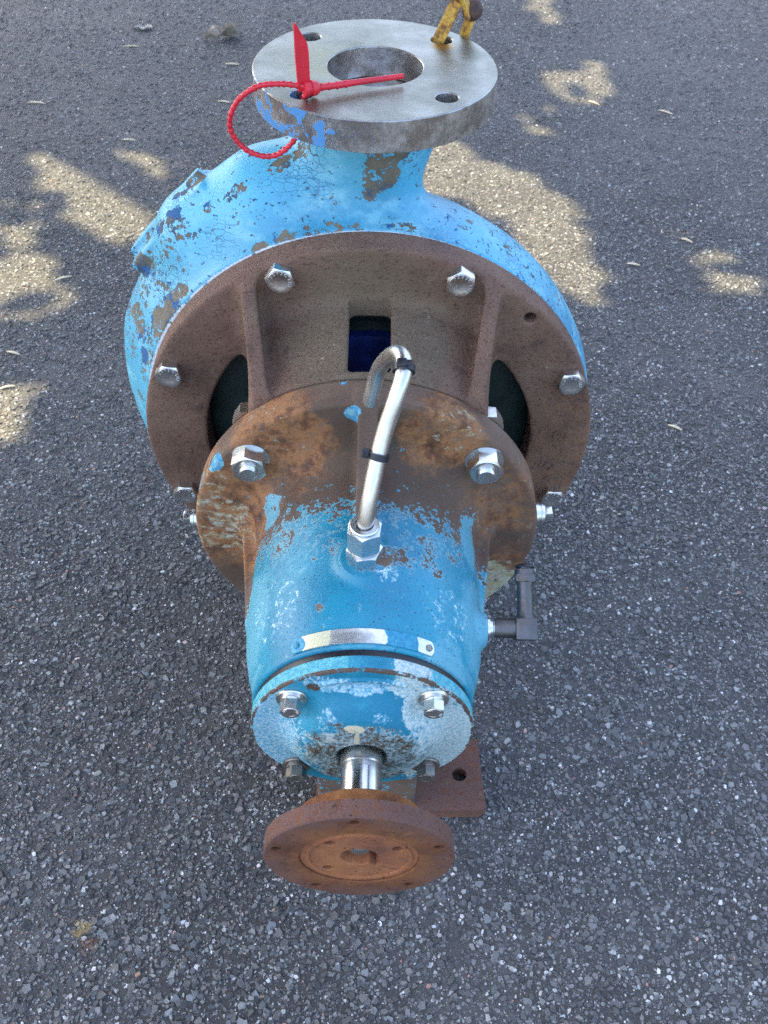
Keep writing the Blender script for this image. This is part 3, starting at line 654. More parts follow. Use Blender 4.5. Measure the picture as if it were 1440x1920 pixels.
# cast marks on the ring face: a small ringed mark and a raised letter group
def text_geo(mb, txt, size, mat, depth=.5, ring_r=None, a0=0, da=0):
    cu = bpy.data.curves.new('mark', 'FONT'); cu.size = size; cu.extrude = depth; cu.align_x = 'CENTER'; cu.align_y = 'CENTER'; cu.resolution_u = 2
    o = bpy.data.objects.new('mark', cu); COL.objects.link(o)
    for i, ch in enumerate(txt if ring_r else [txt]):
        cu.body = ch; bpy.context.view_layer.update()
        me = o.evaluated_get(bpy.context.evaluated_depsgraph_get()).to_mesh()
        L = Matrix.Rotation(a0 - da * i, 4, 'Z') @ Matrix.Translation((0, ring_r, 0)) if ring_r else Matrix.Identity(4)
        mb.add([v.co[:] for v in me.vertices], [tuple(p.vertices) for p in me.polygons], mat @ L); o.to_mesh_clear()
    bpy.data.objects.remove(o); bpy.data.curves.remove(cu)
mb = MB(); T = front(181, -95.6, 14.5); mb.lathe([(5.0, -.5), (5.2, 1.0), (6.6, 1.2), (7.2, -.5)], 32, T)
text_geo(mb, 'B', 7, T, .7); mb.obj('cast_mark', IRON, adapter)
mb = MB(); text_geo(mb, '4H', 15, front(172, -95.6, -26, R(25)), 1.0); mb.obj('cast_letters', IRON, adapter)
# seal cover and gland seen through the openings
mb = MB(); mb.lathe([(156, -8), (156, 2), (150, 4), (120, 6), (112, 16), (72, 20), (66, 24), (0, 24)], 96, front(0, -62, 0)); mb.obj('seal_cover', COVER, pump, sharp=30)
mb = MB(); mb.lathe([(118, 12), (118, 21), (112, 23), (62, 23), (62, 34), (58, 38), (34, 38), (30, 42), (30, 130), (0, 130)], 72, front(0, -66, 0))
for k in range(4): mb.hexa(16, 12, 38, front(48 * math.cos(R(45 + 90 * k)), -66, 48 * math.sin(R(45 + 90 * k))))
mb.obj('seal_gland', GLAND, pump, sharp=30)

# ---- bearing frame
def frame_f(X, Y, Z):
    rho = np.sqrt(X * X + Z * Z); aX = np.abs(X)
    fl_ = ycyl(X, Y, Z, 148, -210.2, -180.6, 3.2)
    Rb = np.interp(Y, [-400, -389, -376, -362, -345, -328, -310, -200], [82, 82, 83, 87, 90.5, 92.2, 92.6, 92.6])
    br = np.maximum((rho - Rb) * .97, np.maximum(-386.4 - Y, Y + 195)); br = smax((rho - Rb) * .97, np.maximum(-386.4 - Y, Y + 195), 3)
    d = smin(fl_, br, 34)
    zt = 148 + (Y + 210) * (54.0 / 96)
    rib = np.maximum(aX - 7.6, Z - zt) * .9; rib = smax(rib, np.maximum(-316 - Y, Y + 186), 3); rib = np.maximum(rib, 60 - Z); rib = smax(rib, rho - 147.2, 2)
    d = smin(d, rib, 5)
    xs = 108 + (Y + 210) * (14.0 / 100); sr = np.maximum(np.abs(Z - 4) - 6, aX - xs) * .95; sr = smax(sr, np.maximum(-318 - Y, Y + 186), 3); sr = np.maximum(sr, 60 - aX)
    d = smin(d, sr, 6)
    q = np.sqrt(X * X + (Y + 318) ** 2); boss = smax(q - 18, np.maximum(Z - 95.0, 60 - Z), 2); d = smin(d, boss, 10)
    q = np.sqrt((Z - 24) ** 2 + (Y + 329) ** 2); boss = smax(q - 13, np.maximum(X - 94, 50 - X), 2); d = smin(d, boss, 6)
    web = sbox(X, Y, Z, (4, -318, -150), (46, 34, 92), 5); d = smin(d, web, 12)
    return d
V, Q = nets(frame_f, (-153, -392, -246), (153, -174, 153), 1.7)
def fr_rust(P):
    x, y, z = P.T; rho = np.hypot(x, z)
    r = sst(y, -312, -226) * .95 + (rho > 112) * .35
    r = np.maximum(r, (np.abs(x) < 8) * (z > 95) * sst(y, -305, -285) * .95)
    r -= blobs(P, [((-79, -236, 56), 14, .6, (1, 1.5, 1.3)), ((86, -250, 42), 17, .55, (1, 2.2, 1.2))])
    r = np.maximum(r, blobs(P, [((24, -310, 91), 13, .66), ((53, -314, 75), 8, .68), ((12, -318, 94), 13, .66), ((-62, -285, 68), 14, .42), ((-100, -260, 5), 45, .95, (.5, 1.6, .6)), ((-31, -354, 83), 5, .66), ((-100, -300, 5), 30, .8, (.4, 1, .6)), ((0, -318, 97), 17, .62), ((40, -300, 84), 26, .40), ((-30, -300, 88), 22, .34), ((70, -280, 66), 24, .4)]))
    r = np.maximum(r, (z < -62) * (.55 + .3 * sst(-z, 120, 220)))
    return np.clip(r, 0, 1.2)
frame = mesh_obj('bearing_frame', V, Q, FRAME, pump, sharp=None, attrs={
    'rust': fr_rust, 'fade': lambda P: np.clip(blobs(P, [((86, -250, 42), 22, .8, (1, 2.2, 1.2)), ((-79, -236, 56), 18, .8, (1, 1.5, 1.3)), ((-88, -330, 20), 60, .9), ((88, -330, 20), 60, .8), ((-60, -300, 70), 50, .5), ((0, -380, 83), 30, .2), ((60, -380, 55), 30, .6)]) + (np.hypot(P[:, 0], P[:, 2]) < 84) * .3, 0, 1),
    'pale': lambda P: blobs(P, [((16, -328, 92), 16, .78, (1, 1, 1)), ((40, -330, 84), 46, .62), ((-65, -340, 60), 44, .7), ((-40, -350, 78), 30, .55), ((62, -345, 62), 36, .7), ((34, -285, 86), 34, .6), ((-20, -290, 90), 40, .4)]),
    'dark_brown': lambda P: np.clip(blobs(P, [((-30, -212, 122), 50, .9, (1.3, 1, .7)), ((50, -216, 112), 55, .8), ((-40, -240, 90), 50, .6), ((40, -250, 85), 50, .5), ((-100, -212, -40), 60, .6)]) * (P[:, 1] < -207), 0, 1),
    'orange': lambda P: np.clip(blobs(P, [((-70, -210, 110), 60, .9), ((-118, -210, 20), 90, .85), ((60, -210, 118), 48, .85), ((115, -210, 40), 60, .6), ((110, -210, -40), 60, .5), ((20, -215, 140), 30, .3)]), 0, 1),
    'cream': lambda P: blobs(P, [((-128, -210, 10), 60, .75), ((-70, -212, 118), 40, .55), ((-135, -205, 60), 34, .7), ((100, -210, -75), 66, 1.05), ((125, -210, 0), 40, .5), ((70, -210, 122), 34, .65), ((132, -200, 70), 30, .5)]),
    'paint': lambda P: blobs(P, [((-126, -209, 82), 15, .85), ((-8, -212, 138), 12, .8, (1.3, 1, 1)), ((-140, -200, 50), 14, .6), ((-20, -185, 147), 10, .5)])})
# threaded plugs that stick out of the frame flange on both sides
for sx, zz in ((1, 10), (-1, -4)):
    mb = MB(); T = Matrix.Translation((sx * 146, -193, zz)) @ Matrix.Rotation(R(90 * sx), 4, 'Y')
    mb.lathe([(10, 0), (10, 4), (9, 4.4), (9, 6), (9.8, 6.4), (9.8, 7.4), (9, 7.8), (9, 9.2), (7, 9.4), (0, 9.4)], 40, T)
    mb.box((0, 0, 12.5), (9.5, 9.5, 8), T, 1.2); mb.obj('jacking_screw', ZINC, frame)
# label plate, riveted round the front of the barrel
mb = MB(); nU, nV = 60, 8; Vp = []; Fp = []
def Rb1(y): return np.interp(y, [-400, -389, -376, -362, -345, -328], [82, 82, 83, 87, 90.5, 92.2])
for lay in (1.0, .1):
    for j in range(nV + 1):
        for i in range(nU + 1):
            u = i / nU * 2 - 1; v = j / nV * 2 - 1
            # rounded ends
            ph = R(90 - 36.5 * u); hw = 5.4; e = abs(u) * 36.5 * math.pi / 180 * 85 - (36.5 * math.pi / 180 * 85 - 4)
            vv = v * (hw if e <= 0 else hw - 4 + math.sqrt(max(0, 16 - e * e)))
            y = -378.2 + vv; r = Rb1(y) + lay + .4
            Vp.append((r * math.cos(ph) - .5, y, r * math.sin(ph)))
n1 = (nU + 1) * (nV + 1)
for j in range(nV):
    for i in range(nU):
        q = j * (nU + 1) + i; Fp.append((q, q + nU + 1, q + nU + 2, q + 1))
edge = [i for i in range(nU + 1)] + [(j + 1) * (nU + 1) - 1 for j in range(1, nV + 1)] + [nV * (nU + 1) + i for i in range(nU - 1, -1, -1)] + [j * (nU + 1) for j in range(nV - 1, 0, -1)]
for p, q in zip(edge, edge[1:] + edge[:1]): Fp.append((p, q, q + n1, p + n1))
mb.add(Vp, Fp)
plate = mb.obj('label_plate', PLATE, frame, sharp=40, attrs={
    'paint': lambda P: np.maximum(sst(P[:, 0], 2, 24) * (1 - sst(P[:, 0], 36, 40)) * .86, np.maximum(blobs(P, [((-45, -378, 70), 9, .9)]), .34)),
    'cream': lambda P: (1 - sst(P[:, 0], -30, -12)) * .75})
for sx in (-1, 1):
    mb = MB(); ph = R(90 - sx * 33.2); r = Rb1(-378) + 1.2
    T = Matrix.Translation((r * math.cos(ph), -378, r * math.sin(ph))) @ Matrix.Rotation(R(sx * 33), 4, 'Y'); mb.lathe([(2.6, 0), (2.4, .9), (1.5, 1.5), (0, 1.7)], 20, T); mb.obj('rivet', FRAME if sx < 0 else DULL, plate)

# ---- end cover with the shaft boss
def cap_f(X, Y, Z):
    rho = np.sqrt(X * X + Z * Z)
    d = ycyl(X, Y, Z, 81.4, -404.6, -391.6, 1.6)
    Rz = np.interp(Y, [-440, -428, -425, -421, -416, -410, -404, -380], [12, 30, 36.5, 44, 50, 54.5, 58, 60])
    cone = smax((rho - Rz) * .8, np.maximum(-425.4 - Y, Y + 396), 4)
    for sx in (-1, 1):
        for sz in (-1, 1): cone = smax(cone, 15.5 - np.sqrt((X - sx * 49) ** 2 + (Z - sz * 48.5) ** 2), 8)
    d = smin(d, cone, 9)
    d = smin(d, np.maximum(np.maximum(np.abs(rho - 70.5) - 1.6, np.abs(Y + 404.5) - 2.0), np.abs(np.arctan2(X, Z)) * 60 - 26), 1.5)
    hole = smax(rho - 18.2, Y + 404, 1); return smax(d, -hole, 1.6)
V, Q = nets(cap_f, (-85, -430, -85), (85, -386, 85), 1.05)
def cap_turq(P):
    x, y, z = P.T; rim = (np.hypot(x, z) > 79.5) * (y > -403.5); u = np.arctan2(x, z)
    return rim * np.clip(.62 * (u < -.12) + .62 * (u > .30) + .25 * (u > .85), 0, 1) + blobs(P, [((76, -404, 20), 36, .7), ((66, -404, 52), 30, .5), ((40, -414, 20), 22, .5)])
endcap = mesh_obj('end_cover', V, Q, CAP, pump, sharp=None, attrs={
    'turq': cap_turq, 'lav': lambda P: blobs(P, [((-66, -404, -12), 46, .72, (1, 1, 1.5)), ((-4, -404, 64), 22, .62, (2.3, 1, .55)), ((-30, -404, 66), 16, .52), ((-62, -404, 40), 24, .7), ((34, -404, 66), 20, .72), ((-24, -418, 38), 14, .42), ((12, -420, 40), 14, .36)]) * (P[:, 1] < -402),
    'pale': lambda P: np.maximum(blobs(P, [((66, -404, -18), 60, .84, (1, 1, 1.4)), ((48, -404, 44), 26, .8), ((46, -410, 8), 27, .72), ((38, -408, 38), 20, .74), ((30, -420, 18), 18, .5), ((30, -405, 62), 16, .6)]) * (P[:, 1] < -402), blobs(P, [((36, -398, 76), 22, .75)])),
    'speck': lambda P: np.clip(blobs(P, [((0, -424, 6), 50, .92, (1.05, 1, .9)), ((0, -420, -36), 46, .9), ((-34, -418, 0), 26, .5), ((34, -416, 0), 30, .5)]) * (P[:, 1] < -408), 0, 1),
    'cream': lambda P: np.maximum(blobs(P, [((-5, -423, 37), 9, .62, (1.3, 1, .6)), ((-3.5, -425, 27), 8, .66, (.42, 1, 1.4)), ((-37, -416, 4), 8, .5)]), 0),
    'rust': lambda P: np.maximum(np.exp(-((np.hypot(P[:, 0], P[:, 2]) - 80.6) / 2.2) ** 2) * (np.abs(P[:, 1] + 404) < 2.2) * .72 * (P[:, 2] > -20), np.maximum(blobs(P, [((-34, -404, 60), 9, .62), ((-14, -422, 36), 14, .50, (1.6, 1, .5)), ((44, -404, 62), 14, .48), ((-49, -404, 47), 16, .60), ((49, -404, 48), 16, .55), ((14, -423, 34), 14, .52, (1.5, 1, .6)), ((-30, -421, 26), 8, .55)]), sst(P[:, 1], -393.4, -391.9) * .7))})
mb = MB(); mb.lathe([(79.6, 0), (79.6, 8), (0, 8)], 72, front(0, -384, 0)); mb.obj('bearing_gasket', BLACK, endcap)

# ---- foot plate
mb = MB()
holed_plate(mb, [(-46, -357), (112, -353), (119, -350), (115, -277), (-43, -281)], [circle(7.2, 32, 95, -316)], -254 + .8, -238.6, 0)
foot = mb.obj('foot_plate', RUST, pump, sharp=25, attrs={'grey': lambda P: np.full(len(P), 1.4), 'yel': lambda P: (P[:, 2] < -245) * .4})

# ---- shaft and coupling hub
mb = MB(); mb.lathe([(15.2, 0), (15.2, 20), (14.6, 20.6), (14.3, 21), (14.3, 62), (12.7, 62.5), (12.7, 73), (11.6, 76.5), (8.8, 80), (4.6, 82.4), (0, 83.3)], 72, front(0, -412, 0)); shaft = mb.obj('shaft', SHAFT, pump)
mb = MB(); kp = [(x, z) for x, z in ([(3.2 * math.cos(t), 12 + 3.2 * math.sin(t)) for t in np.linspace(0, math.pi, 13)] + [(-3.2, -18), (3.2, -18)])]
KEY = M('key slot steel'); KEYM = KEY.out((.42, .42, .42), .4, 1.0)  # even grey metal lining the keyway
Tk = Matrix.Translation((2.8, -452, 14.05)); Vk = []; 
for off, zz in ((0, .35), (-.8, .36), (-.8, -.6)):
    for x, yv in kp: s_ = 1 + off / 3.4; Vk.append((x * s_, 12 + (yv - 12) * (1 + off / 30) if yv > 0 else yv, zz))
nk = len(kp); Fk = []
for lay in (0, 1):
    for i in range(nk): j = (i + 1) % nk; Fk.append((lay * nk + i, lay * nk + j, (lay + 1) * nk + j, (lay + 1) * nk + i))
Fk.append(tuple(2 * nk + i for i in range(nk)))
mb.add(Vk, Fk, Tk); mb.obj('keyway', KEYM, shaft, sharp=30)
cb = MB(); NC = 5; BC = 55.6; a0 = .053
holes = [circle(4.1, 20, BC * math.cos(a0 + R(90 + 72 * k)), BC * math.sin(a0 + R(90 + 72 * k))) for k in range(5)]
holed_plate(cb, circle(62.8, 128), [circle(40.6, 96)] + holes, 0, 12.4, .8, front(0, -486.6, 0))
cb.lathe([(15, -17.6), (41.6, -17.6), (43, -16.4), (43, -3), (44, .2), (62.8, .2)], 96, front(0, -486.6, 0))
hub = cb.obj('coupling_hub', RUST, pump, sharp=30, attrs={'grey': lambda P: (np.hypot(P[:, 0], P[:, 2]) > 62) * 1.3, 'yel': lambda P: np.maximum(np.exp(-((np.hypot(P[:, 0], P[:, 2]) - 44) / 3.5) ** 2) * (P[:, 1] < -495) * .9, (P[:, 1] > -487) * (np.hypot(P[:, 0], P[:, 2]) < 45) * .8)})
bb = MB(); hh = []
for ang in (132, 27, 222): hh.append(circle(4.3, 24, 28.5 * math.cos(R(ang)), 28.5 * math.sin(R(ang))))
bore = circle(13, 60); slot_a = R(-38)
bore = [(r * math.cos(t), r * math.sin(t)) for t in np.linspace(0, 2 * math.pi, 72, endpoint=False) for r in [13 + (5.0 if abs((t - (2 * math.pi + slot_a) + math.pi) % (2 * math.pi) - math.pi) < .26 else 0)]]
holed_plate(bb, circle(39.4, 96), [bore] + hh, 0, 11.2, .5, front(0, -486.2, 0))
bb.lathe([(33.0, 11.0), (33.6, 12.2), (35.4, 12.4), (36.2, 11.0)], 80, front(0, -486.2, 0))
bush = bb.obj('taper_bush', RUST2, hub, sharp=30, attrs={'grey': lambda P: np.zeros(len(P)), 'yel': lambda P: np.full(len(P), .2)})
for ang in (132, 27, 222):
    mb = MB(); mb.lathe([(4.1, 0), (4.1, 7.5), (3.4, 8), (2.3, 8), (2.3, 4), (0, 4)], 24, front(28.5 * math.cos(R(ang)), -486, 28.5 * math.sin(R(ang)))); mb.obj('set_screw', KNOB, hub)
mb = MB(); mb.box((0, 0, 0), (20, .35, .5), Matrix.Translation((24, -497.3, -20)) @ Matrix.Rotation(R(33), 4, 'Y')); mb.obj('bush_split', BLACK, hub)

# ---- bolts
def bolt_mesh(af, h, txt=None, washer=0):
    mb = MB()
    if washer: mb.lathe([(0, -.4), (washer, -.4), (washer, 1.6), (washer - .6, 2.2), (af * .60, 2.2), (af * .60, 4.2), (af * .56, 4.6), (0, 4.6)], 48); 
    z0 = 4.6 if washer else -.3
    mb.hexa(af, h, z0); zt = z0 + h
    mb.lathe([(af * .455, zt - .02), (af * .445, zt + .25), (af * .30, zt + .25), (af * .27, zt - .0), (0, zt + .02)], 48)
    if txt:
        text_geo(mb, txt[0], af * .17, Matrix.Translation((0, 0, zt + .25)), .28, af * .36, R(70), R(24)); text_geo(mb, txt[1], af * .17, Matrix.Translation((0, 0, zt + .25)), .28, af * .36, R(-60), R(24))
    return mb
def put(proto, name, loc, spin=0, parent=None):
    o = proto.copy(); o.name = name; COL.objects.link(o); set_loc(o, loc, spin); o.parent = parent; return o
def set_loc(o, p, spin): o.location = (p[0] * .001, p[1] * .001, (p[2] + GZ) * .001); o.rotation_euler = (R(90), spin, 0)
def proto(mb, name, loc, spin, parent, mat=STAIN):
    V_ = np.array(mb.v) * .001; o = mesh_obj(name, V_, mb.f, mat, parent, metres=True, sharp=22); set_loc(o, loc, spin); return o
RB = 197; yb = -95.8
spots = [(111.8, 12), (68.4, 30), (155.3, 8), (24.7, -8), (-19.6, 2), (-159.4, 4)]
b0 = None
for an, sp in spots:
    p = (RB * math.cos(R(an)) * (1 if abs(an) < 150 else .99), yb, RB * math.sin(R(an)))
    if b0 is None: b0 = proto(bolt_mesh(22, 9.2, ('F593C', 'THE')), 'hex_bolt', p, R(sp), adapter)
    else: put(b0, 'hex_bolt', p, R(sp), adapter)
nm = MB(); nm.lathe([(0, -.3), (15.6, -.3), (15.6, 1.4), (0, 1.4)], 48); nm.hexa(25.2, 13.5, 1.4); nm.lathe([(8.4, 14.85), (8.4, 15.2), (6.9, 15.2), (6.9, 16.4), (7.4, 16.8), (6.9, 17.2), (7.4, 17.8), (6.9, 18.3), (7.3, 18.9), (6.4, 19.8), (0, 20)], 40)
n0 = None
for i, (x, z, sp) in enumerate(((-94, 88, 20), (94, 90, 4), (-92, -92, 10), (92, -92, 0))):
    if n0 is None: n0 = proto(nm, 'hex_nut', (x, -210, z), R(sp), frame)
    else: put(n0, 'hex_nut', (x, -210, z), R(sp), frame)
h0 = None
for x, z in ((-97, 99), (97, 99)):
    if h0 is None: h0 = proto(bolt_mesh(24, 13), 'bolt_head', (x, -181, z), 0, adapter); 
    else: h0_ = put(h0, 'bolt_head', (x, -181, z), 0, adapter); h0_.rotation_euler = (R(-90), 0, 0)
h0.rotation_euler = (R(-90), 0, 0)
c0 = None
for i, (x, z, sp) in enumerate(((-49, 46.5, 4), (49.2, 48.5, 30), (-50, -50.5, 6), (48.9, -47, 28))):
    if c0 is None: c0 = proto(bolt_mesh(13.6, 8.0, ('A2', '70'), 11.2), 'cover_bolt', (x, -404.6, z), R(sp), endcap); c0.data.materials[0] = STAIN
    else:
        c1 = put(c0, 'cover_bolt', (x, -404.6, z), R(sp), endcap)
        if i >= 2: c1.data = c0.data.copy(); c1.data.materials[0] = DULL; c1['label'] = 'dull stained cover bolt'
for o_ in (b0, ): o_.data.materials[0] = STAIN
n0.data.materials[0] = STAIN

# ---- vent tube with its compression fitting and cable ties
fx = MB(); T = Matrix.Translation((-.6, -318.5, 93.5)); fx.hexa(23, 13.5, 0, T @ Matrix.Rotation(R(8), 4, 'Z'), True); fx.lathe([(10, 13), (10, 17)], 40, T)
fx.hexa(22.6, 19, 16.4, T @ Matrix.Rotation(R(24), 4, 'Z'), True); fx.lathe([(10.4, 35), (10.4, 37.6), (9.8, 38.4), (6.6, 38.4), (6.6, 34)], 48, T)
fit_ = fx.obj('tube_fitting', ZINC, frame, sharp=22)
path = spline([(-.6, -318.5, 120), (-.2, -318, 131), (2.5, -311, 150), (7, -298, 171), (12, -287, 190), (18.5, -277.5, 209), (23, -268.5, 221.5), (23.5, -257.5, 226.5), (19.3, -244, 222), (13.2, -232, 208), (7, -224, 190), (1.5, -223, 160)], 9)
mb = MB(); mb.tube(path, 5.8, 32, ends=False); mb.tube(list(reversed(path))[:18], 4.7, 24, ends=False); k = len(mb.f)
tube = mb.obj('vent_tube', TUBE, frame, sharp=60)
def band(p, t, head_dir, name):
    p = Vector(p); t = Vector(t).normalized(); mb = MB(); q = t.to_track_quat('Z', 'Y').to_matrix().to_4x4()
    mb.lathe([(6.3, -2.3), (7.5, -2.3), (7.5, 2.3), (6.3, 2.3)], 40, Matrix.Translation(p) @ q, close=True)
    hd = Vector(head_dir); hd = (hd - t * hd.dot(t)).normalized(); b2 = t.cross(hd)
    H = Matrix((( b2.x, hd.x, t.x, 0), (b2.y, hd.y, t.y, 0), (b2.z, hd.z, t.z, 0), (0, 0, 0, 1)))
    mb.box((0, 9.0, 0), (6.5, 5.0, 6.0), Matrix.Translation(p) @ H, .8); mb.box((3.5, 10.5, 0), (7, 1.3, 3.6), Matrix.Translation(p) @ H, .3)
    return mb.obj(name, BLACK, tube, sharp=30)
def at(f): i = f * (len(path) - 1); j = int(i); return Vector(path[j]), Vector(path[min(j + 2, len(path) - 1)]) - Vector(path[max(j - 2, 0)])
def near(px): return min(range(len(path)), key=lambda i: (Vector(path[i]) - Vector(px)).length)
for px, hd in (((23.8, -264, 224), (-.2, -.9, .6)), ((8, -295, 175), (-1, .1, .1))):
    i = near(px); band(path[i], Vector(path[i + 2]) - Vector(path[i - 2]), hd, 'cable_tie')

# ---- breather elbow on the right
mb = MB(); T = Matrix.Translation((90, -329, 27)) @ Matrix.Rotation(R(90), 4, 'Y')
mb.lathe([(8.2, 2), (8.2, 6), (6.2, 6.2), (6.2, 8), (6.8, 8.3), (6.2, 8.9), (6.8, 9.4), (6.2, 10)], 36, T)
elb0 = mb.obj('pipe_nipple', ZINC, frame)
mb = MB(); mb.lathe([(0, 9.6), (7.3, 9.6), (7.6, 11), (7.6, 26)], 40, T)
tilt = R(32); D = Vector((0, math.cos(tilt), math.sin(tilt))); q = Matrix.Translation((123.5, -330, 27)) @ D.to_track_quat('Z', 'X').to_matrix().to_4x4()
mb.box((0, 0, 0), (16.6, 16.6, 16.6), q, 1.2)
mb.lathe([(8, 7), (6.8, 10), (6.2, 14), (6.2, 33), (7.0, 36)], 40, q); mb.hexa(14.6, 6.5, 36, q, True); mb.lathe([(7.8, 42), (7.8, 46), (7.2, 46.4), (5.4, 46.5), (5.4, 48)], 40, q)
mb.obj('breather_elbow', GREY, frame, sharp=25)
mb = MB(); mb.lathe([(0, 47.5), (7.2, 47.5), (7.4, 48.2), (6.8, 49.6), (4, 50.6), (0, 50.9)], 40, q); mb.obj('breather_cap', BLACK, frame)

# ------------------------------------------------------------------ things hanging on the flange
seal = empty('cable_seal', (-.054, -.054, (312 + GZ) * .001)); tag(seal, 'red plastic pull-tight seal looped through a hole of the discharge flange', 'cable seal')
def rel(mb, root):
    L = np.array(root.location) * 1000; L[2] -= GZ
    mb.v = [tuple(np.array(v) - L - np.array((0, 0, 0))) for v in mb.v]; return mb
def obj_rel(mb, name, mat, root, **kw):
    V_ = mm(np.array(mb.v)) - np.array(root.location); return mesh_obj(name, V_, mb.f, mat, root, metres=True, **kw)
loop = spline([(-46, -58.5, 319), (-56, -59.5, 320.5), (-68, -60, 321.5), (-84, -59, 319), (-99, -58, 309), (-107, -57.5, 295), (-107, -57, 282), (-98, -57, 270), (-85, -57.5, 265), (-73, -58, 267), (-62, -57.5, 276), (-56, -56, 286), (-54.5, -55, 300), (-50, -57, 313)], 12)
acc = [0]
for p, q_ in zip(loop, loop[1:]): acc.append(acc[-1] + (Vector(q_) - Vector(p)).length)
mb = MB(); mb.tube(loop, 2, 12, rfun=lambda i: 1.85 + .55 * (1 if (acc[i] % 4.6) < 1.6 else 0)); obj_rel(mb, 'ribbed_strap', RED, seal, sharp=50)
tail = spline([(-44, -58, 318.3), (-28, -51, 317.6), (-8, -42, 317.2), (22, -30.5, 317.0)], 26)
mb = MB(); nT = len(tail)
def tr(i):
    f = i / nT
    return (2.5 - .2 * f) + (.45 if (i % 9) < 2 else 0) if f < .52 else 2.3 - .75 * (f - .52)
mb.tube(tail, 2, 12, rfun=tr); obj_rel(mb, 'strap_tail', RED, seal, sharp=50)
mb = MB(); d = Vector((16, 7, -.6)).normalized(); q = Matrix.Translation((-49.5, -60.5, 318.5)) @ d.to_track_quat('Z', 'Y').to_matrix().to_4x4()
mb.lathe([(0, -1.5), (5.4, -1.5), (5.6, 1.5), (4.6, 2), (4.4, 4), (5.6, 4.5), (5.2, 8), (3.4, 10.5), (2.7, 11)], 24, q); obj_rel(mb, 'locking_head', RED, seal, sharp=30)
mb = MB()
out = [(-5.0, 0), (4.4, -.5), (5.0, 27), (4.2, 33), (-3.6, 47), (-4.8, 46.5), (-5.4, 24)]
fq = Matrix.Translation((-50.5, -58.5, 317)) @ Matrix.Rotation(R(28), 4, 'Z') @ Matrix.Rotation(R(-2), 4, 'Y') @ Matrix(((1, 0, 0, 0), (0, 0, -1, 0), (0, 1, 0, 0), (0, 0, 0, 1)))
Vv = [(x, y, z) for z in (-.8, .8) for x, y in out]; nO = len(out)
Ff = [tuple(reversed(range(nO))), tuple(nO + i for i in range(nO))] + [(i, (i + 1) % nO, nO + (i + 1) % nO, nO + i) for i in range(nO)]
mb.add(Vv, Ff, fq); flag = obj_rel(mb, 'tag_flag', RED, seal, sharp=30)
mb = MB(); o2 = [(-4.2, 2), (3.6, 2), (4.2, 25), (-4.2, 30)]; Vv = [(x, y, z) for z in (-1.15, 1.15) for x, y in o2]
Ff = [(3, 2, 1, 0), (4, 5, 6, 7)] + [(i, (i + 1) % 4, 4 + (i + 1) % 4, 4 + i) for i in range(4)]; mb.add(Vv, Ff, fq); obj_rel(mb, 'tag_label', REDTAG, flag, sharp=30)

clip = empty('strap_clip', (.056, .060, (312 + GZ) * .001)); tag(clip, 'rusty yellow steel strap bent through the far right flange hole', 'strap')
mb = MB()
sp_ = [(47, 58, 292), (50, 58, 305), (58, 58, 324), (65, 58, 340), (67.5, 58, 343.5), (70, 58.5, 342.5), (73.5, 59.5, 335), (74.5, 60, 330), (76, 60.5, 328)]
mb.strip(sp_, lambda i: 10.0, 3.0, lambda i: (.82, -.35, -.45) if i < 4 else (.3, .9, .1)); obj_rel(mb, 'strap', YELLOW, clip, sharp=30)
mb = MB(); mb.strip([(80, 68, 330), (76, 68, 318), (72, 70, 304), (71, 71, 290), (66, 66, 283), (56, 58, 284)], 8.0, 2.6, lambda i: (.9, -.4, 0)); obj_rel(mb, 'strap', YELLOW, clip, sharp=30)
mb = MB(); q = Matrix.Translation((79.5, 66, 331)) @ Vector((.55, -.75, .35)).to_track_quat('Z', 'Y').to_matrix().to_4x4()
mb.lathe([(0, -6), (7.4, -6), (7.9, -4), (7.9, 1), (6.9, 3.5), (4, 5.2), (0, 5.8)], 28, q); obj_rel(mb, 'clamp_bolt', KNOB, clip, sharp=35)

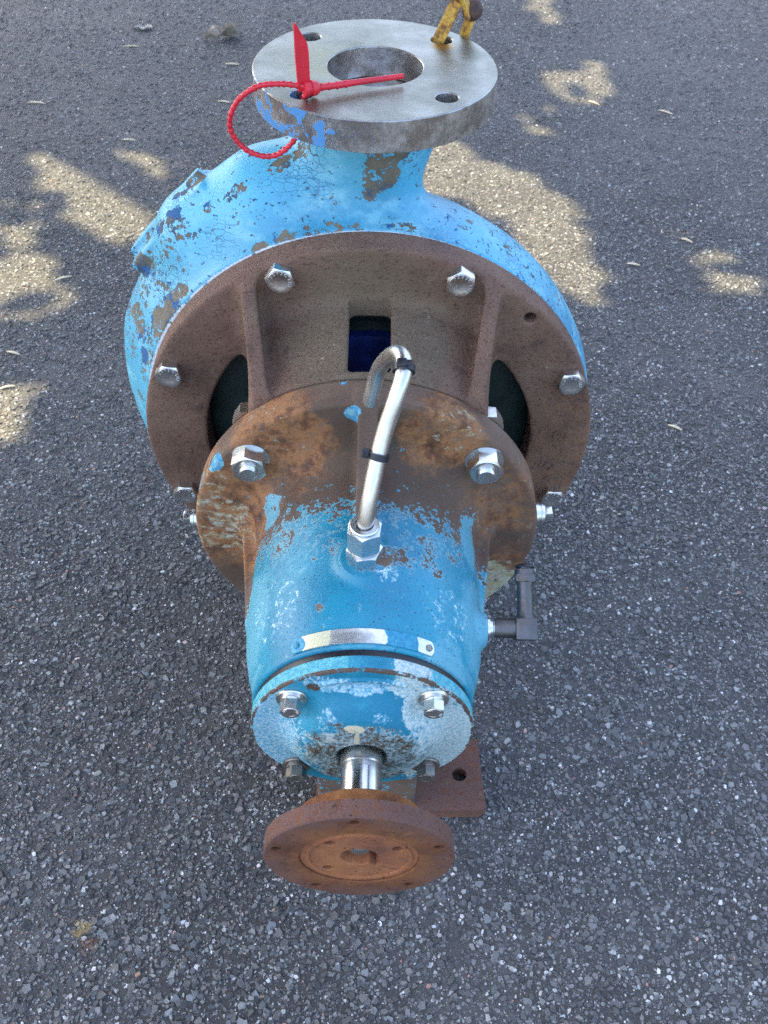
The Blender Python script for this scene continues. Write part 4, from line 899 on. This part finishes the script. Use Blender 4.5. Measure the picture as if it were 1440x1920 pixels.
# ------------------------------------------------------------------ litter on the asphalt
LEAFB = mat_plain('dry brown leaf', (.34, .27, .20), .8, .4, 120); STRAW = mat_plain('pale straw', (.78, .66, .45), .7, .2, 400); PALE = mat_plain('pale dry leaf', (.42, .40, .34), .75, .3, 120)
def crumpled(name, loc, size, mat, label, cat, rz, seed, lift=.006, group=None, asp=.6):
    r = np.random.default_rng(seed); n = 9; V_ = []; Fc = []
    for layer in (0, -.0006):
        for i in range(n):
            for j in range(n):
                u = i / (n - 1) * 2 - 1; v = (j / (n - 1) * 2 - 1); wv = math.sqrt(max(.02, 1 - abs(u) ** 1.7)) * (.75 + .3 * math.sin(5 * u + seed) * v)
                z = lift * (.35 + .5 * math.sin(3.1 * u + seed) * math.cos(2.3 * v + 2 * seed) + .7 * v * v + .25 * math.sin(7 * u * v + seed)) + layer
                V_.append((u * size, v * wv * size * asp, max(z, .0004 + layer + .0006) + .0006))
    k = n * n
    for i in range(n - 1):
        for j in range(n - 1): q = i * n + j; Fc += [(q, q + n, q + n + 1, q + 1), (k + q + 1, k + q + n + 1, k + q + n, k + q)]
    ring = [j for j in range(n)] + [i * n + n - 1 for i in range(1, n)] + [(n - 1) * n + j for j in range(n - 2, -1, -1)] + [i * n for i in range(n - 2, 0, -1)]
    for p, q in zip(ring, ring[1:] + ring[:1]): Fc.append((p, q, q + k, p + k))
    o = mesh_obj(name, V_, Fc, mat, metres=True, sharp=40); o.location = loc; o.rotation_euler = (0, 0, rz); tag(o, label, cat, group); return o
crumpled('dry_leaf', (-.367, 1.535, .001), .040, LEAFB, 'crumpled brown dry leaf behind the discharge flange', 'leaf', .5, 3, .020)
crumpled('pale_leaf', (-.555, 1.579, .001), .020, PALE, 'small flat grey leaf left of the brown crumpled leaf', 'leaf', .0, 5, .005)
crumpled('bark_flake', (.33, 1.15, .001), .006, LEAFB, 'tiny dark bark flake right of the discharge flange', 'bark flake', .3, 8, .003)
STK = [(.4215, .2145, .010, -.5, 'pale seed husk on open asphalt right of the casing'), (-.528, .350, .011, -.25, 'pale seed husk at the left side below a sun patch'), (.435, .620, .011, -.2, 'pale sliver on asphalt right of the large sun patch'),
       (.542, .699, .011, -.6, 'pale seed husk in the faint sun patch at right'), (-.50, .545, .013, .5, 'straw sliver lying in the left sun patch'), (-.515, .272, .011, .4, 'straw sliver at the corner of the low left sun patch'),
       (-.703, 1.175, .018, -.1, 'straw bit at the far left beside a faint sun patch'), (-.485, 1.022, .013, 0, 'straw bit just above the upper left sun patch'), (-.32, 1.20, .013, -.2, 'straw bit left of the red seal loop'), (-.565, 1.475, .016, .1, 'straw bit below the small grey leaf'), (-.325, 1.39, .016, .05, 'straw bit between brown leaf and flange'), (.46, 1.235, .014, -.7, 'pale sliver below the square sun patch'), (.605, 1.20, .016, -.6, 'pale sliver on open asphalt at upper right')]
for x, y, l, rz, lab in STK:
    mb = MB(); pts = spline([(-l * 1000, 0, 1.6), (-l * 300, .7, 2.4), (l * 400, .3, 2.2), (l * 1000, -.5, 1.5)], 5); n_ = len(pts)
    mb.tube(pts, 1.5, 8, rfun=lambda i: .5 + 1.2 * math.sin(math.pi * (i + .7) / (n_ + .4)))
    o = mesh_obj('seed_husk', np.array(mb.v) * .001, mb.f, STRAW, metres=True, sharp=60); o.location = (x, y, 0); o.rotation_euler = (0, 0, rz); tag(o, lab, 'seed husk', 'bits of straw and husk on the asphalt')
